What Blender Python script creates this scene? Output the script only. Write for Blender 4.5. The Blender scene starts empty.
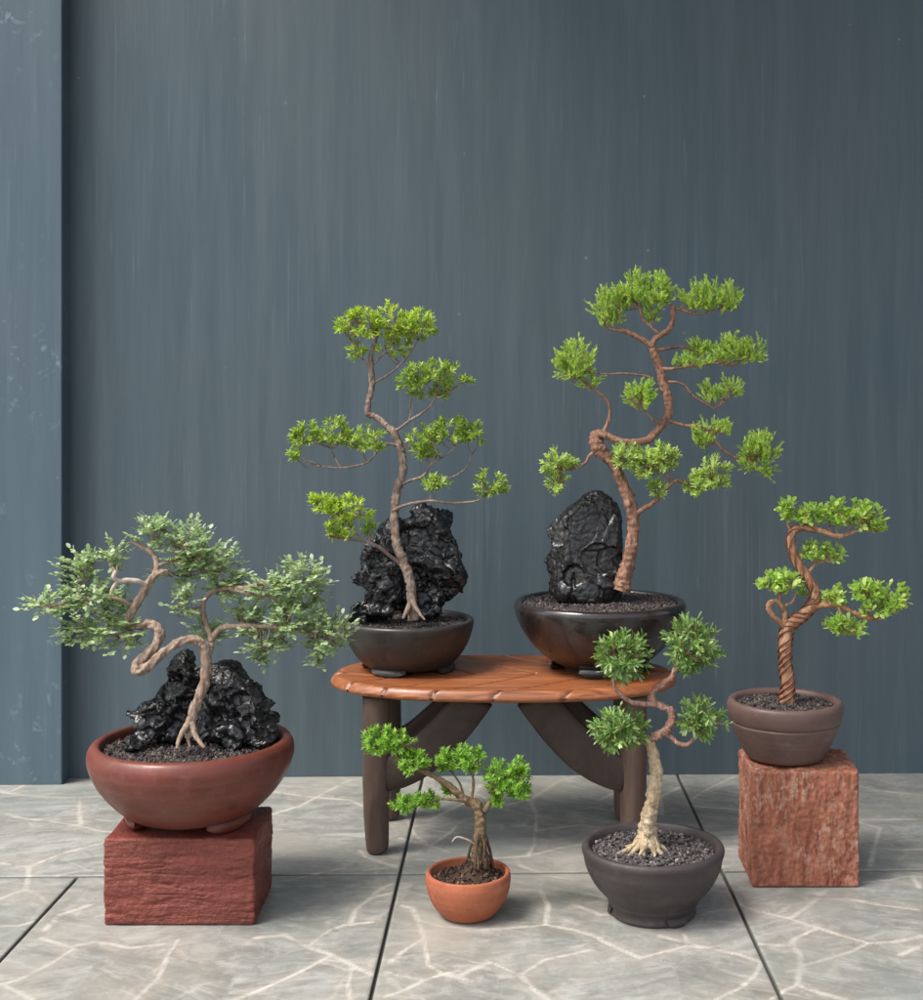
import bpy, bmesh, math, random
import numpy as np
from mathutils import Vector, Matrix, Quaternion, noise
R = math.radians
scene = bpy.context.scene
COL = scene.collection
random.seed(7); RNG = np.random.default_rng(7)

# ------------------------------------------------------------------ camera, sky, sun, exposure
CX, CY, F, H = 536.0, 413.0, 1280.0, 0.867        # principal point and focal length in photo pixels, lens height
PSI = R(1.2)                                      # the back wall runs slightly away to the right
cam_d = bpy.data.cameras.new('camera'); cam = bpy.data.objects.new('camera', cam_d); COL.objects.link(cam)
cam.location = (0, 0, H); cam.rotation_euler = (R(90), 0, 0)
cam_d.sensor_fit = 'AUTO'; cam_d.sensor_width = 36; cam_d.lens = 36*F/1000
cam_d.shift_x = (461.5-CX)/1000; cam_d.shift_y = -(500-CY)/1000
cam_d.clip_start = .02; cam_d.clip_end = 200
scene.camera = cam
SUN_EL, SUN_AZ = R(57), R(31)                     # light travels to +x, a little to +y
w = bpy.data.worlds.new('World'); scene.world = w; w.use_nodes = True
nt = w.node_tree; nt.nodes.clear()
sky = nt.nodes.new('ShaderNodeTexSky'); sky.sky_type = 'NISHITA'; sky.sun_disc = False
sky.sun_elevation = SUN_EL; sky.sun_rotation = R(270)-SUN_AZ
sky.air_density = 1.0; sky.dust_density = 4.0; sky.ozone_density = 1.0
bg = nt.nodes.new('ShaderNodeBackground'); bg.inputs['Strength'].default_value = .14
wo = nt.nodes.new('ShaderNodeOutputWorld')
hs = nt.nodes.new('ShaderNodeHueSaturation'); hs.inputs['Saturation'].default_value = .45   # thin high cloud: a paler sky
nt.links.new(sky.outputs[0], hs.inputs['Color']); nt.links.new(hs.outputs[0], bg.inputs['Color']); nt.links.new(bg.outputs[0], wo.inputs['Surface'])
sd = bpy.data.lights.new('sun', 'SUN'); sd.energy = 1.5; sd.angle = R(18); sd.color = (1, .965, .90)
sun = bpy.data.objects.new('sun', sd); COL.objects.link(sun)
ldir = Vector((math.cos(SUN_AZ)*math.cos(SUN_EL), math.sin(SUN_AZ)*math.cos(SUN_EL), -math.sin(SUN_EL)))
sun.rotation_euler = ldir.to_track_quat('-Z', 'Y').to_euler(); sun.location = (-3, -1, 5)
scene.view_settings.view_transform = 'Standard'; scene.view_settings.look = 'None'
scene.view_settings.exposure = 1.17; scene.view_settings.gamma = 1

# ------------------------------------------------------------------ placing helpers
def P(px, py, D):
    return Vector(((px-CX)/F*D, D, H-(py-CY)/F*D))
def floorpt(px, py):
    D = H*F/(py-CY); return Vector(((px-CX)/F*D, D, 0))
EU = Vector((math.cos(PSI), math.sin(PSI), 0)); EV = Vector((-math.sin(PSI), math.cos(PSI), 0))
def room(u, v, z=0): return EU*u + EV*v + Vector((0, 0, z))
def uv_of(p): return p.dot(EU), p.dot(EV)
WALL_V = 3.06

def thing(name, label, cat, loc=(0, 0, 0), group=None):
    o = bpy.data.objects.new(name, None); COL.objects.link(o); o.location = loc
    o.empty_display_size = .05
    o['label'] = label; o['category'] = cat
    if group: o['group'] = group
    return o
def link(name, me, mats, parent=None, smooth=True):
    if not isinstance(mats, (list, tuple)): mats = [mats]
    for m in mats: me.materials.append(m)
    me.name = name
    if smooth: me.polygons.foreach_set('use_smooth', [True]*len(me.polygons))
    o = bpy.data.objects.new(name, me); COL.objects.link(o)
    if parent:
        o.parent = parent
        t = parent; off = Vector()
        while t: off += t.location; t = t.parent
        o.location = -off
        o.data.transform(Matrix.Identity(4))
    return o
class MB:
    """collects vertices and faces of one mesh (world coordinates)"""
    def __init__(s): s.v = []; s.f = []; s.m = []
    def add(s, vs, fs, mi=0):
        b = len(s.v); s.v.extend([tuple(p) for p in vs]); s.f.extend([tuple(b+i for i in f) for f in fs]); s.m.extend([mi]*len(fs))
    def mesh(s):
        me = bpy.data.meshes.new('m'); me.from_pydata(s.v, [], s.f)
        me.polygons.foreach_set('material_index', s.m); me.update(); return me
    def build(s, name, mats, parent=None, smooth=True): return link(name, s.mesh(), mats, parent, smooth)

def crom(pts, n=6):
    """Catmull-Rom through rows of (x, y, z, radius)"""
    A = [np.array(p, float) for p in pts]
    if len(A) < 3: return [A[0]+(A[1]-A[0])*t for t in np.linspace(0, 1, n+1)]
    E = [2*A[0]-A[1]] + A + [2*A[-1]-A[-2]]; out = []
    for i in range(1, len(E)-2):
        p0, p1, p2, p3 = E[i-1:i+3]
        for k in range(n):
            t = k/n
            out.append(.5*((2*p1)+(-p0+p2)*t+(2*p0-5*p1+4*p2-p3)*t*t+(-p0+3*p1-3*p2+p3)*t**3))
    out.append(A[-1]); return out
def tube(mb, rows, seg=10, rough=0, freq=60, ridges=0, ridge_amp=0, twist=0, mi=0, closed=True):
    """sweep along rows of (x,y,z,r); rough = bark lumps, ridges = twisting flutes"""
    pts = [Vector(r[:3]) for r in rows]; n = len(pts); vs = []; fs = []
    t0 = (pts[1]-pts[0]).normalized()
    nrm = t0.orthogonal().normalized(); s = 0
    for i in range(n):
        t = (pts[min(i+1, n-1)]-pts[max(i-1, 0)]).normalized()
        if i: s += (pts[i]-pts[i-1]).length
        nrm = (nrm - t*nrm.dot(t)).normalized(); b = t.cross(nrm)
        for k in range(seg):
            a = 2*math.pi*k/seg; d = nrm*math.cos(a)+b*math.sin(a); r = rows[i][3]
            p = pts[i]+d*r
            if rough: r *= 1+rough*(noise.noise(p*freq)+.7*noise.noise(p*freq*2.6)+.45*noise.noise(p*freq*5.5))
            if ridges: r *= 1+ridge_amp*math.sin(ridges*a+twist*s+noise.noise(p*25)*1.5)
            vs.append(pts[i]+d*r)
    for i in range(n-1):
        for k in range(seg):
            fs.append((i*seg+k, i*seg+(k+1) % seg, (i+1)*seg+(k+1) % seg, (i+1)*seg+k))
    if closed:
        fs.append(tuple(range(seg))[::-1]); fs.append(tuple((n-1)*seg+k for k in range(seg)))
    mb.add(vs, fs, mi)
def lathe(mb, cx, cy, prof, seg=96, wob=0, mi=0, oval=1.0):
    vs = []; fs = []
    for j, (r, z) in enumerate(prof):
        for k in range(seg):
            a = 2*math.pi*k/seg; p = Vector((math.cos(a), math.sin(a), z*4+cx))
            rr = r*(1+wob*(noise.noise(p*1.3)+.4*noise.noise(p*4)))
            zz = z+wob*.25*noise.noise(Vector((math.cos(a)*1.2, math.sin(a)*1.2, cx*7)))*max(r, .03)
            vs.append((cx+rr*math.cos(a), cy+rr*math.sin(a)*oval, zz))
    for j in range(len(prof)-1):
        for k in range(seg): fs.append((j*seg+k, j*seg+(k+1) % seg, (j+1)*seg+(k+1) % seg, (j+1)*seg+k))
    mb.add(vs, fs, mi)
def smooth_prof(pts, n=5):
    return [(float(q[0]), float(q[1])) for q in crom([(p[0], p[1], 0, 0) for p in pts], n)]

# ------------------------------------------------------------------ material helpers
class NT:
    def __init__(s, name):
        s.mat = bpy.data.materials.new(name); s.mat.use_nodes = True; s.t = s.mat.node_tree; s.t.nodes.clear()
        s.out = s.t.nodes.new('ShaderNodeOutputMaterial')
    def n(s, typ, inputs=None, **kw):
        nd = s.t.nodes.new('ShaderNode'+typ)
        for k, v in kw.items(): setattr(nd, k, v)
        for k, v in (inputs or {}).items():
            if isinstance(v, bpy.types.NodeSocket): s.t.links.new(v, nd.inputs[k])
            else: nd.inputs[k].default_value = v
        return nd
    def coord(s, scale=(1, 1, 1), rot=(0, 0, 0), src='Object'):
        c = s.n('TexCoord'); return s.n('Mapping', {'Vector': c.outputs[src], 'Scale': scale, 'Rotation': rot}).outputs[0]
    def noise(s, vec, scale, detail=4, rough=.55, dist=0):
        return s.n('TexNoise', {'Vector': vec, 'Scale': scale, 'Detail': detail, 'Roughness': rough, 'Distortion': dist}).outputs['Fac']
    def ramp(s, fac, stops, interp='LINEAR'):
        r = s.n('ValToRGB', {'Fac': fac}); e = r.color_ramp.elements; r.color_ramp.interpolation = interp
        while len(e) < len(stops): e.new(.5)
        for el, (p, c) in zip(e, stops):
            el.position = p; el.color = (c, c, c, 1) if not isinstance(c, tuple) else (*c, 1)
        return r.outputs[0]
    def mix(s, fac, a, b, mode='MIX'):
        m = s.n('Mix', data_type='RGBA', blend_type=mode)
        for k, v in ((0, fac), (6, a), (7, b)):
            if isinstance(v, bpy.types.NodeSocket): s.t.links.new(v, m.inputs[k])
            elif isinstance(v, tuple): m.inputs[k].default_value = (*v, 1)
            else: m.inputs[k].default_value = v
        return m.outputs[2]
    def math(s, op, a, b=0.0, c=0.0):
        m = s.n('Math', operation=op)
        for k, v in enumerate((a, b, c)):
            if isinstance(v, bpy.types.NodeSocket): s.t.links.new(v, m.inputs[k])
            else: m.inputs[k].default_value = v
        return m.outputs[0]
    def attr(s, name): return s.n('Attribute', attribute_name=name).outputs['Fac']
    def bump(s, h, strength=.3, dist=.002):
        return s.n('Bump', {'Height': h, 'Strength': strength, 'Distance': dist}).outputs[0]
    def bsdf(s, color, rough=.6, normal=None, spec=.5, **kw):
        i = {'Base Color': color if isinstance(color, bpy.types.NodeSocket) else (*color, 1), 'Roughness': rough, 'Specular IOR Level': spec}
        if normal: i['Normal'] = normal
        i.update(kw)
        b = s.n('BsdfPrincipled', i); return b
    def done(s, shader):
        s.t.links.new(shader.outputs[0], s.out.inputs['Surface']); return s.mat

def clay(name, c1, c2, c3, rough, spec=.4, bump=.25, fine=260, speck=0.0, bands=True, sheen=None):
    m = NT(name); v = m.coord()
    big = m.noise(v, 14, 5, .6); bandv = m.coord((6, 6, 90)); b = m.noise(bandv, 1.0, 4, .6)
    col = m.mix(m.ramp(big, [(.35, 0.), (.68, 1.)]), c1, c2)
    if bands: col = m.mix(m.ramp(b, [(.45, 0.), (.75, .55)]), col, c3)
    sp = m.noise(v, 420, 2, .5)
    col = m.mix(m.ramp(sp, [(.62, 0.), (.72, .35)]), col, tuple(min(1, x*1.9+.02) for x in c1))
    dust = m.math('MULTIPLY', m.ramp(m.noise(v, 38, 6, .7, .4), [(.52, 0.), (.70, .34)]), m.ramp(m.noise(v, 180, 4, .7), [(.40, .3), (.60, 1.)]))
    col = m.mix(dust, col, tuple(min(1, x*1.5+.055) for x in c1))
    scuff = m.ramp(m.noise(m.coord((30, 30, 190)), 1.0, 5, .7), [(.64, 0.), (.72, .3)])
    col = m.mix(scuff, col, tuple(x*.5 for x in c1))
    f = m.noise(v, fine, 5, .65)
    rg = m.ramp(m.noise(v, 22, 4, .6), [(.3, max(0, rough-.12)), (.7, min(1, rough+.14))])
    hgt = m.mix(.5, f, b)
    return m.done(m.bsdf(col, rg, m.bump(hgt, bump, .0022), spec))
def bark(name, c1, c2, c3, freq=120, bump=.7, rough=.8, stretch=(1, 1, .35)):
    m = NT(name); v = m.coord(stretch)
    a = m.noise(v, freq, 6, .7, .6); b = m.noise(m.coord(), 30, 3, .5)
    col = m.mix(m.ramp(a, [(.33, 0.), (.62, 1.)]), c1, c2)
    col = m.mix(m.ramp(b, [(.45, 0.), (.7, .8)]), col, c3)
    return m.done(m.bsdf(col, rough, m.bump(a, bump, .003), .3))
def leaf(name, stops, trans=.4, rough=.42, spec=.45, tint=(1.0, 1.0, .42)):
    m = NT(name); g = m.n('NewGeometry')
    col = m.ramp(g.outputs['Random Per Island'], stops)
    nv = m.noise(m.coord(), 45, 2); col = m.mix(.5, col, m.ramp(nv, [(.3, .35), (.7, .75)]), 'OVERLAY')
    b = m.bsdf(col, rough, None, spec)
    tcol = m.mix(1.0, col, tint, 'MULTIPLY')
    tcol = m.mix(1.0, tcol, (1.9, 1.9, 1.9), 'MULTIPLY')
    t = m.n('BsdfTranslucent', {'Color': tcol})
    mx = m.n('MixShader', {0: trans, 1: b.outputs[0], 2: t.outputs[0]})
    return m.done(mx)

# ------------------------------------------------------------------ setting: floor of stone-print tiles
# veins of the crazy-paving print, traced where they lie on the floor (photo pixels unprojected to the ground plane)
VEINS = [
 [(0,792),(30,796),(75,798),(105,796),(140,791)], [(10,792),(28,783),(45,779)], [(80,798),(79,812),(81,824)],
 [(0,812),(20,818),(50,821),(80,826),(100,831),(130,834)], [(0,863),(15,866),(29,867),(60,854),(100,844),(130,836)],
 [(29,867),(28,880),(26,890)], [(0,899),(14,893),(26,890),(38,894),(46,902)], [(0,926),(18,926),(40,920)],
 [(40,938),(70,947),(95,942),(130,948),(165,944)], [(0,985),(20,979),(50,964),(75,948)], [(0,984),(18,992),(32,1000)],
 [(135,1000),(160,976),(168,955),(178,940)], [(235,1000),(265,988),(300,972),(332,955)], [(255,938),(285,935),(310,948),(332,955),(352,965),(372,975)],
 [(310,945),(330,930),(345,925),(372,922)], [(350,925),(355,910),(370,898),(392,893)], [(352,965),(348,985),(350,1000)],
 [(290,880),(318,873),(345,868)], [(270,815),(300,806),(330,790),(350,780)], [(275,792),(310,797),(350,800),(362,806)],
 [(365,870),(385,868),(400,868)], [(372,895),(382,888),(392,884)], [(360,850),(366,857),(380,862),(395,866)],
 [(395,800),(415,835),(430,846),(450,852)], [(400,838),(430,846),(450,833),(460,822),(480,815)],
 [(402,906),(412,908),(418,920),(424,938),(428,965),(444,974),(470,981)], [(418,920),(440,926),(480,930),(512,928)],
 [(385,972),(400,976),(425,980),(444,974)], [(425,980),(405,990),(385,997)], [(424,938),(405,950),(390,962)],
 [(444,974),(460,970)], [(470,790),(500,806),(530,800),(560,780),(575,777)], [(530,800),(537,815),(534,845),(528,856)],
 [(395,858),(440,861),(500,858),(528,856),(560,848),(600,842)], [(505,890),(540,890),(548,905),(546,925)], [(512,928),(546,925),(575,930),(600,938)],
 [(520,865),(545,876),(580,880)], [(460,975),(490,962),(520,975),(535,990),(548,1000)], [(520,975),(545,960),(590,950)],
 [(600,940),(640,958),(690,945),(700,948)], [(660,936),(690,944),(740,955),(762,962)], [(683,934),(690,944)], [(715,1000),(740,988),(755,975),(762,962)],
 [(660,797),(672,791),(680,787)], [(660,797),(662,815)], [(688,802),(700,793),(720,783),(733,777)], [(692,806),(720,808),(740,810)],
 [(700,846),(720,848),(740,850)], [(732,892),(740,905),(760,912),(788,918)], [(790,918),(810,905),(826,890)], [(788,918),(815,927),(840,935),(868,943),(895,942)],
 [(760,944),(790,946),(796,938),(818,928)], [(792,944),(800,955),(801,966),(797,985),(820,993),(845,1000)], [(801,966),(830,958),(850,952),(868,943)],
 [(770,1000),(785,990),(797,985)], [(895,942),(923,936)], [(900,955),(923,945)], [(920,910),(880,905),(845,898)],
 [(858,786),(880,791),(923,795)], [(858,822),(880,828),(875,845),(870,866)], [(862,820),(923,819)], [(875,848),(900,850),(923,849)],
 [(862,882),(890,880),(910,876),(923,877)], [(912,876),(920,888)], [(575,905),(600,915),(640,912)],
 [(150,870),(170,880),(260,870)], [(90,905),(60,915),(45,930)], [(430,820),(470,800),(480,785)], [(600,800),(620,790),(640,780)], [(540,830),(580,825),(620,830)],
]
def floor_material():
    m = NT('stone_print_tile'); c = m.n('TexCoord').outputs['Object']
    d = m.attr('vein'); a = m.attr('cell'); wv = m.attr('width')
    wob = m.noise(c, 55, 5, .65); wob2 = m.noise(c, 240, 3, .6)
    dd = m.math('ADD', d, m.math('MULTIPLY', m.math('SUBTRACT', wob, .5), .0045))
    dd = m.math('ADD', dd, m.math('MULTIPLY', m.math('SUBTRACT', wob2, .5), .0022))
    line = m.ramp(m.math('DIVIDE', dd, wv), [(.15, 1.), (.95, 0.)])
    halo = m.ramp(dd, [(0., 1.), (.03, 0.)])
    # brushed layers, turned a different way in each stone of the print
    rot = m.n('VectorRotate', {'Vector': c, 'Axis': (0, 0, 1), 'Angle': m.math('MULTIPLY', m.math('SUBTRACT', a, .4), 1.1)}, rotation_type='AXIS_ANGLE').outputs[0]
    st = m.n('Mapping', {'Vector': rot, 'Scale': (2.6, 11, 1)}).outputs[0]
    s1 = m.noise(st, 1.6, 8, .66, .9); s2 = m.noise(c, 9, 6, .62, .5)
    base = m.ramp(s1, [(.32, (.152, .157, .142)), (.45, (.230, .235, .218)), (.55, (.295, .298, .280)), (.68, (.41, .41, .39))])
    cool = m.ramp(s2, [(.3, (.226, .238, .224)), (.5, (.276, .270, .248)), (.7, (.315, .29, .25))])
    col = m.mix(.36, base, cool)
    col = m.mix(m.math('MULTIPLY', a, .7), col, m.mix(1., col, (.68, .69, .66), 'MULTIPLY'))
    col = m.mix(m.math('MULTIPLY', halo, .35), col, (.36, .30, .235))
    brk = m.ramp(m.noise(c, 30, 4, .6), [(.32, .45), (.52, 1.)])
    col = m.mix(m.math('MULTIPLY', line, brk), col, (.50, .475, .43))
    wc = m.n('Mapping', {'Vector': c, 'Scale': (1, 1.5, 1)}).outputs[0]
    wq = m.mix(.06, wc, m.n('TexNoise', {'Vector': c, 'Scale': 9.0, 'Detail': 5.0}).outputs['Color'])
    ve = m.n('TexVoronoi', {'Vector': wq, 'Scale': 6.5}, feature='DISTANCE_TO_EDGE').outputs['Distance']
    vm = m.math('MULTIPLY', m.ramp(ve, [(.008, 1.), (.035, 0.)]), m.ramp(m.noise(c, 5, 3), [(.45, 0.), (.65, .5)]))
    col = m.mix(vm, col, (.47, .42, .35))
    mot = m.noise(c, 26, 6, .7, .8)
    col = m.mix(m.ramp(mot, [(.34, .55), (.50, 0.)]), col, (.15, .155, .145)); col = m.mix(m.ramp(mot, [(.52, 0.), (.70, .5)]), col, (.42, .42, .40))
    patch = m.noise(c, 3.2, 3, .5, .3)
    col = m.mix(m.ramp(patch, [(.50, 0.), (.66, .55)]), col, (.33, .305, .262)); col = m.mix(m.ramp(patch, [(.32, .5), (.46, 0.)]), col, (.215, .235, .215))
    fl = m.ramp(m.noise(st, 2.7, 7, .72, .6), [(.54, 0.), (.70, .6)])
    col = m.mix(fl, col, (.45, .435, .40))
    dark = m.ramp(m.noise(st, 2.1, 7, .7, .5), [(.55, 0.), (.72, .6)])
    col = m.mix(dark, col, (.13, .125, .108))
    gr = m.attr('grout'); col = m.mix(gr, col, (.055, .055, .05))
    hgt = m.mix(.5, m.noise(st, 5, 6, .65), m.noise(c, 300, 3))
    rg = m.ramp(m.noise(c, 7, 4), [(.3, .30), (.7, .50)])
    return m.done(m.bsdf(col, rg, m.bump(hgt, .22, .003), .5))
def make_floor():
    segs = []
    for poly in VEINS:
        q = [uv_of(floorpt(*p)) for p in poly]
        for a, b in zip(q[:-1], q[1:]): segs.append((*a, *b, RNG.uniform(.0050, .0088)))
    rng = np.random.default_rng(3)
    # beyond the picture the print goes on: the edges of random stones
    S = np.array(segs)
    seeds = np.stack([rng.uniform(-3, 3, 260), rng.uniform(.2, 3.1, 260)], 1)
    cells = np.stack([rng.uniform(-1.6, 1.6, 90), rng.uniform(1.5, 3.1, 90)], 1); ctone = rng.random(90)
    def fields(u, v):
        p = np.stack([u, v], 1); best = np.full(len(u), 1e3); wd = np.full(len(u), .005)
        a = S[:, :2]; ab = S[:, 2:4]-a; L2 = (ab**2).sum(1)+1e-12
        for i in range(len(S)):
            ap = p-a[i]; t = np.clip((ap@ab[i])/L2[i], 0, 1); d = np.hypot(*(ap-t[:, None]*ab[i]).T)
            k = d < best; best[k] = d[k]; wd[k] = S[i, 4]
        d = np.hypot(p[:, None, 0]-seeds[None, :, 0], p[:, None, 1]-seeds[None, :, 1]); d.sort(axis=1); e = (d[:, 1]-d[:, 0])*.6
        tx = u - v*math.tan(PSI)
        inside = (v > 1.80) & (np.abs((tx/np.maximum(v, .1))*F+CX-461) < 480)
        dist = np.where(inside, best, np.minimum(best, e))
        dc = np.hypot(p[:, None, 0]-cells[None, :, 0], p[:, None, 1]-cells[None, :, 1]).argmin(1)
        return np.minimum(dist, .2), wd, ctone[dc]
    V = []; Fc = []; A = {'vein': [], 'width': [], 'cell': [], 'grout': []}; base = 0
    def slab(u0, u1, v0, v1, fine):
        nonlocal base
        g = .0028; u0 += g; u1 -= g; v0 += .0042; v1 -= .0042
        step = .006 if fine else .06
        nu = max(2, int((u1-u0)/step)); nv = max(2, int((v1-v0)/step))
        bev = .0016
        us = np.concatenate([[u0, u0+bev], np.linspace(u0, u1, nu+1)[1:-1], [u1-bev, u1]])
        vs = np.concatenate([[v0, v0+bev], np.linspace(v0, v1, nv+1)[1:-1], [v1-bev, v1]])
        U, W = np.meshgrid(us, vs); Z = np.zeros_like(U)
        Z[0, :] -= bev; Z[-1, :] -= bev; Z[:, 0] -= bev; Z[:, -1] -= bev; Z = np.maximum(Z, -bev)
        # skirt
        U = np.pad(U, 1, 'edge'); W = np.pad(W, 1, 'edge'); Z = np.pad(Z, 1, 'constant', constant_values=-.012)
        u, v, z = U.ravel(), W.ravel(), Z.ravel()
        X = u*EU.x+v*EV.x; Y = u*EU.y+v*EV.y
        V.append(np.stack([X, Y, z], 1))
        d, wd, cl = fields(u, v); A['vein'].append(d); A['width'].append(wd); A['cell'].append(cl)
        A['grout'].append(np.clip((-z-.001)*900, 0, 1))
        r, c = U.shape; i = np.arange((r-1)*(c-1)); j = i//(c-1)*c+i % (c-1)
        Fc.append(np.stack([j, j+1, j+c+1, j+c], 1)+base); base += len(u)
    T = .606
    front = [-.2054+T*k for k in range(-4, 6)]; front[4-1] = -.806; front[5] = .4026
    back = [-.74-.6*k for k in range(3, 0, -1)]+[-.74, -.2054, .4026, 1.009, 1.615, 2.2]
    for v0, v1, e in ((2.412, WALL_V+.08, back), (1.806, 2.412, front), (1.2, 1.806, front), (.594, 1.2, front), (-.012, .594, front), (-.62, -.012, front)):
        for a, b in zip(e[:-1], e[1:]): slab(a, b, v0, v1, v1 > 1.85 and b > -1.45 and a < 1.1)
    # bed of the joints
    q = [room(-9, -6, -.0065), room(9, -6, -.0065), room(9, WALL_V+.1, -.0065), room(-9, WALL_V+.1, -.0065)]
    V.append(np.array([list(p) for p in q])); Fc.append(np.array([[0, 1, 2, 3]])+base)
    for k, val in (('vein', .2), ('width', .005), ('cell', .5), ('grout', 1.)): A[k].append(np.full(4, val))
    me = bpy.data.meshes.new('floor'); V = np.concatenate(V); Fc = np.concatenate(Fc)
    me.vertices.add(len(V)); me.vertices.foreach_set('co', V.astype(np.float32).ravel())
    me.loops.add(len(Fc)*4); me.loops.foreach_set('vertex_index', Fc.astype(np.int32).ravel())
    me.polygons.add(len(Fc)); me.polygons.foreach_set('loop_start', np.arange(0, len(Fc)*4, 4, dtype=np.int32))
    me.update(calc_edges=True); me.validate()
    for k, arr in A.items():
        at = me.attributes.new(k, 'FLOAT', 'POINT'); at.data.foreach_set('value', np.concatenate(arr).astype(np.float32))
    o = link('floor', me, floor_material(), smooth=False); o['kind'] = 'structure'
    o['label'] = 'grey stone effect floor tiles with pale veins and dark joints'
make_floor()

# ------------------------------------------------------------------ setting: painted wall and pillar
def wall_material(name, base, lightc, darkc, warm, amt=1.0, spots=False):
    m = NT(name)
    c0 = m.n('TexCoord').outputs['Object']
    wv = m.n('Mapping', {'Vector': c0, 'Rotation': (0, 0, -PSI)}).outputs[0]
    def st(sx, sz): return m.n('Mapping', {'Vector': wv, 'Scale': (sx, 1, sz)}).outputs[0]
    fine = m.noise(st(60, 2.2), 1.6, 6, .68, .25)
    mid = m.noise(st(17, 1.0), 1.3, 5, .62, .4)
    mid2 = m.noise(st(34, 2.6), 1.1, 5, .6, .2)
    patch = m.noise(st(2.2, 1.2), 1.0, 4, .55)
    big = m.noise(st(.9, .35), 1.3, 2, .5)
    col = m.mix(m.ramp(patch, [(.35, 0.), (.68, .75)]), base, warm)
    col = m.mix(m.ramp(big, [(.35, .35), (.65, 0.)]), col, darkc)
    col = m.mix(m.ramp(mid, [(.42, 0.), (.75, .45*amt)]), col, lightc)
    col = m.mix(m.ramp(mid2, [(.30, .4*amt), (.5, 0.)]), col, darkc)
    thin = m.math('MULTIPLY', m.ramp(fine, [(.60, 0.), (.74, .75*amt)]), m.ramp(m.noise(st(7, 5), 1, 3), [(.42, 0.), (.62, 1.)]))
    col = m.mix(thin, col, tuple(x*1.35 for x in lightc))
    dash = m.math('MULTIPLY', m.ramp(m.noise(st(80, 1.3), 1.5, 5, .65), [(.56, 0.), (.70, .5*amt)]), m.ramp(m.noise(st(2.2, 1.5), 1.2, 4, .6), [(.48, 0.), (.66, 1.)]))
    col = m.mix(dash, col, tuple(x*1.12 for x in lightc))
    dk = m.ramp(fine, [(.24, .3*amt), (.40, 0.)]); col = m.mix(dk, col, darkc)
    sp = m.n('TexVoronoi', {'Vector': wv, 'Scale': 13.0, 'Randomness': 1.0}, feature='F1').outputs['Distance']
    dots = m.math('MULTIPLY', m.ramp(sp, [(.035, 1.), (.055, 0.)]), m.ramp(m.noise(wv, 5, 2), [(.55, 0.), (.62, .55)]))
    col = m.mix(dots, col, tuple(x*2.0 for x in lightc))
    if spots:
        bl = m.math('MULTIPLY', m.ramp(m.noise(wv, 30, 5, .65, .6), [(.60, 0.), (.68, .7)]), m.ramp(m.noise(wv, 2.3, 2), [(.45, 0.), (.6, 1.)]))
        col = m.mix(bl, col, tuple(x*1.45 for x in lightc))
    h = m.mix(.5, m.mix(.4, fine, mid), m.noise(wv, 190, 4, .6))
    rg = m.ramp(mid2, [(.3, .5), (.7, .68)])
    return m.done(m.bsdf(col, rg, m.bump(h, .22, .002), .35))
def room_box(name, u0, u1, v0, v1, z0, z1, mat, bev=.003):
    bm = bmesh.new(); bmesh.ops.create_cube(bm, size=1)
    for v in bm.verts:
        v.co = room(u0+(v.co.x+.5)*(u1-u0), v0+(v.co.y+.5)*(v1-v0), z0+(v.co.z+.5)*(z1-z0))
    bmesh.ops.bevel(bm, geom=bm.edges[:], offset=bev, segments=2, affect='EDGES', profile=.5)
    me = bpy.data.meshes.new(name); bm.to_mesh(me); bm.free(); return link(name, me, mat, smooth=False)
WALLM = wall_material('slate_paint', (.059, .088, .107), (.112, .145, .164), (.036, .057, .072), (.074, .095, .104), .8)
PILM = wall_material('pillar_paint', (.068, .106, .132), (.126, .17, .195), (.049, .081, .104), (.08, .112, .132), .7, True)
def ray_u(px, v):   # u on the room plane v seen at column px
    k = (px-CX)/F; Y = v/(math.cos(PSI)-k*math.sin(PSI)); return k*Y*math.cos(PSI)+Y*math.sin(PSI)
PV = WALL_V-.052
pu = ray_u(62, PV)
o = room_box('wall', pu-.02, 3.2, WALL_V, WALL_V+.15, -.01, 3.9, WALLM)
o['label'] = 'dark slate blue painted wall with vertical brush streaks behind the bonsai'; o['category'] = 'wall'
o = room_box('pillar', pu-3.2, pu, PV, WALL_V+.14, -.008, 3.9, PILM)
o['label'] = 'lighter blue grey pillar at the left end of the dark wall'; o['category'] = 'pillar'

# unseen slab added above the frame to shade the right of wall and floor
o = room_box('added_shade_slab', -.95, 4.2, 1.2, WALL_V-.01, 3.3, 3.42, WALLM)
o['label'] = 'slate blue slab out of view, added to shade the right part of the wall'; o['category'] = 'shade slab'

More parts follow.
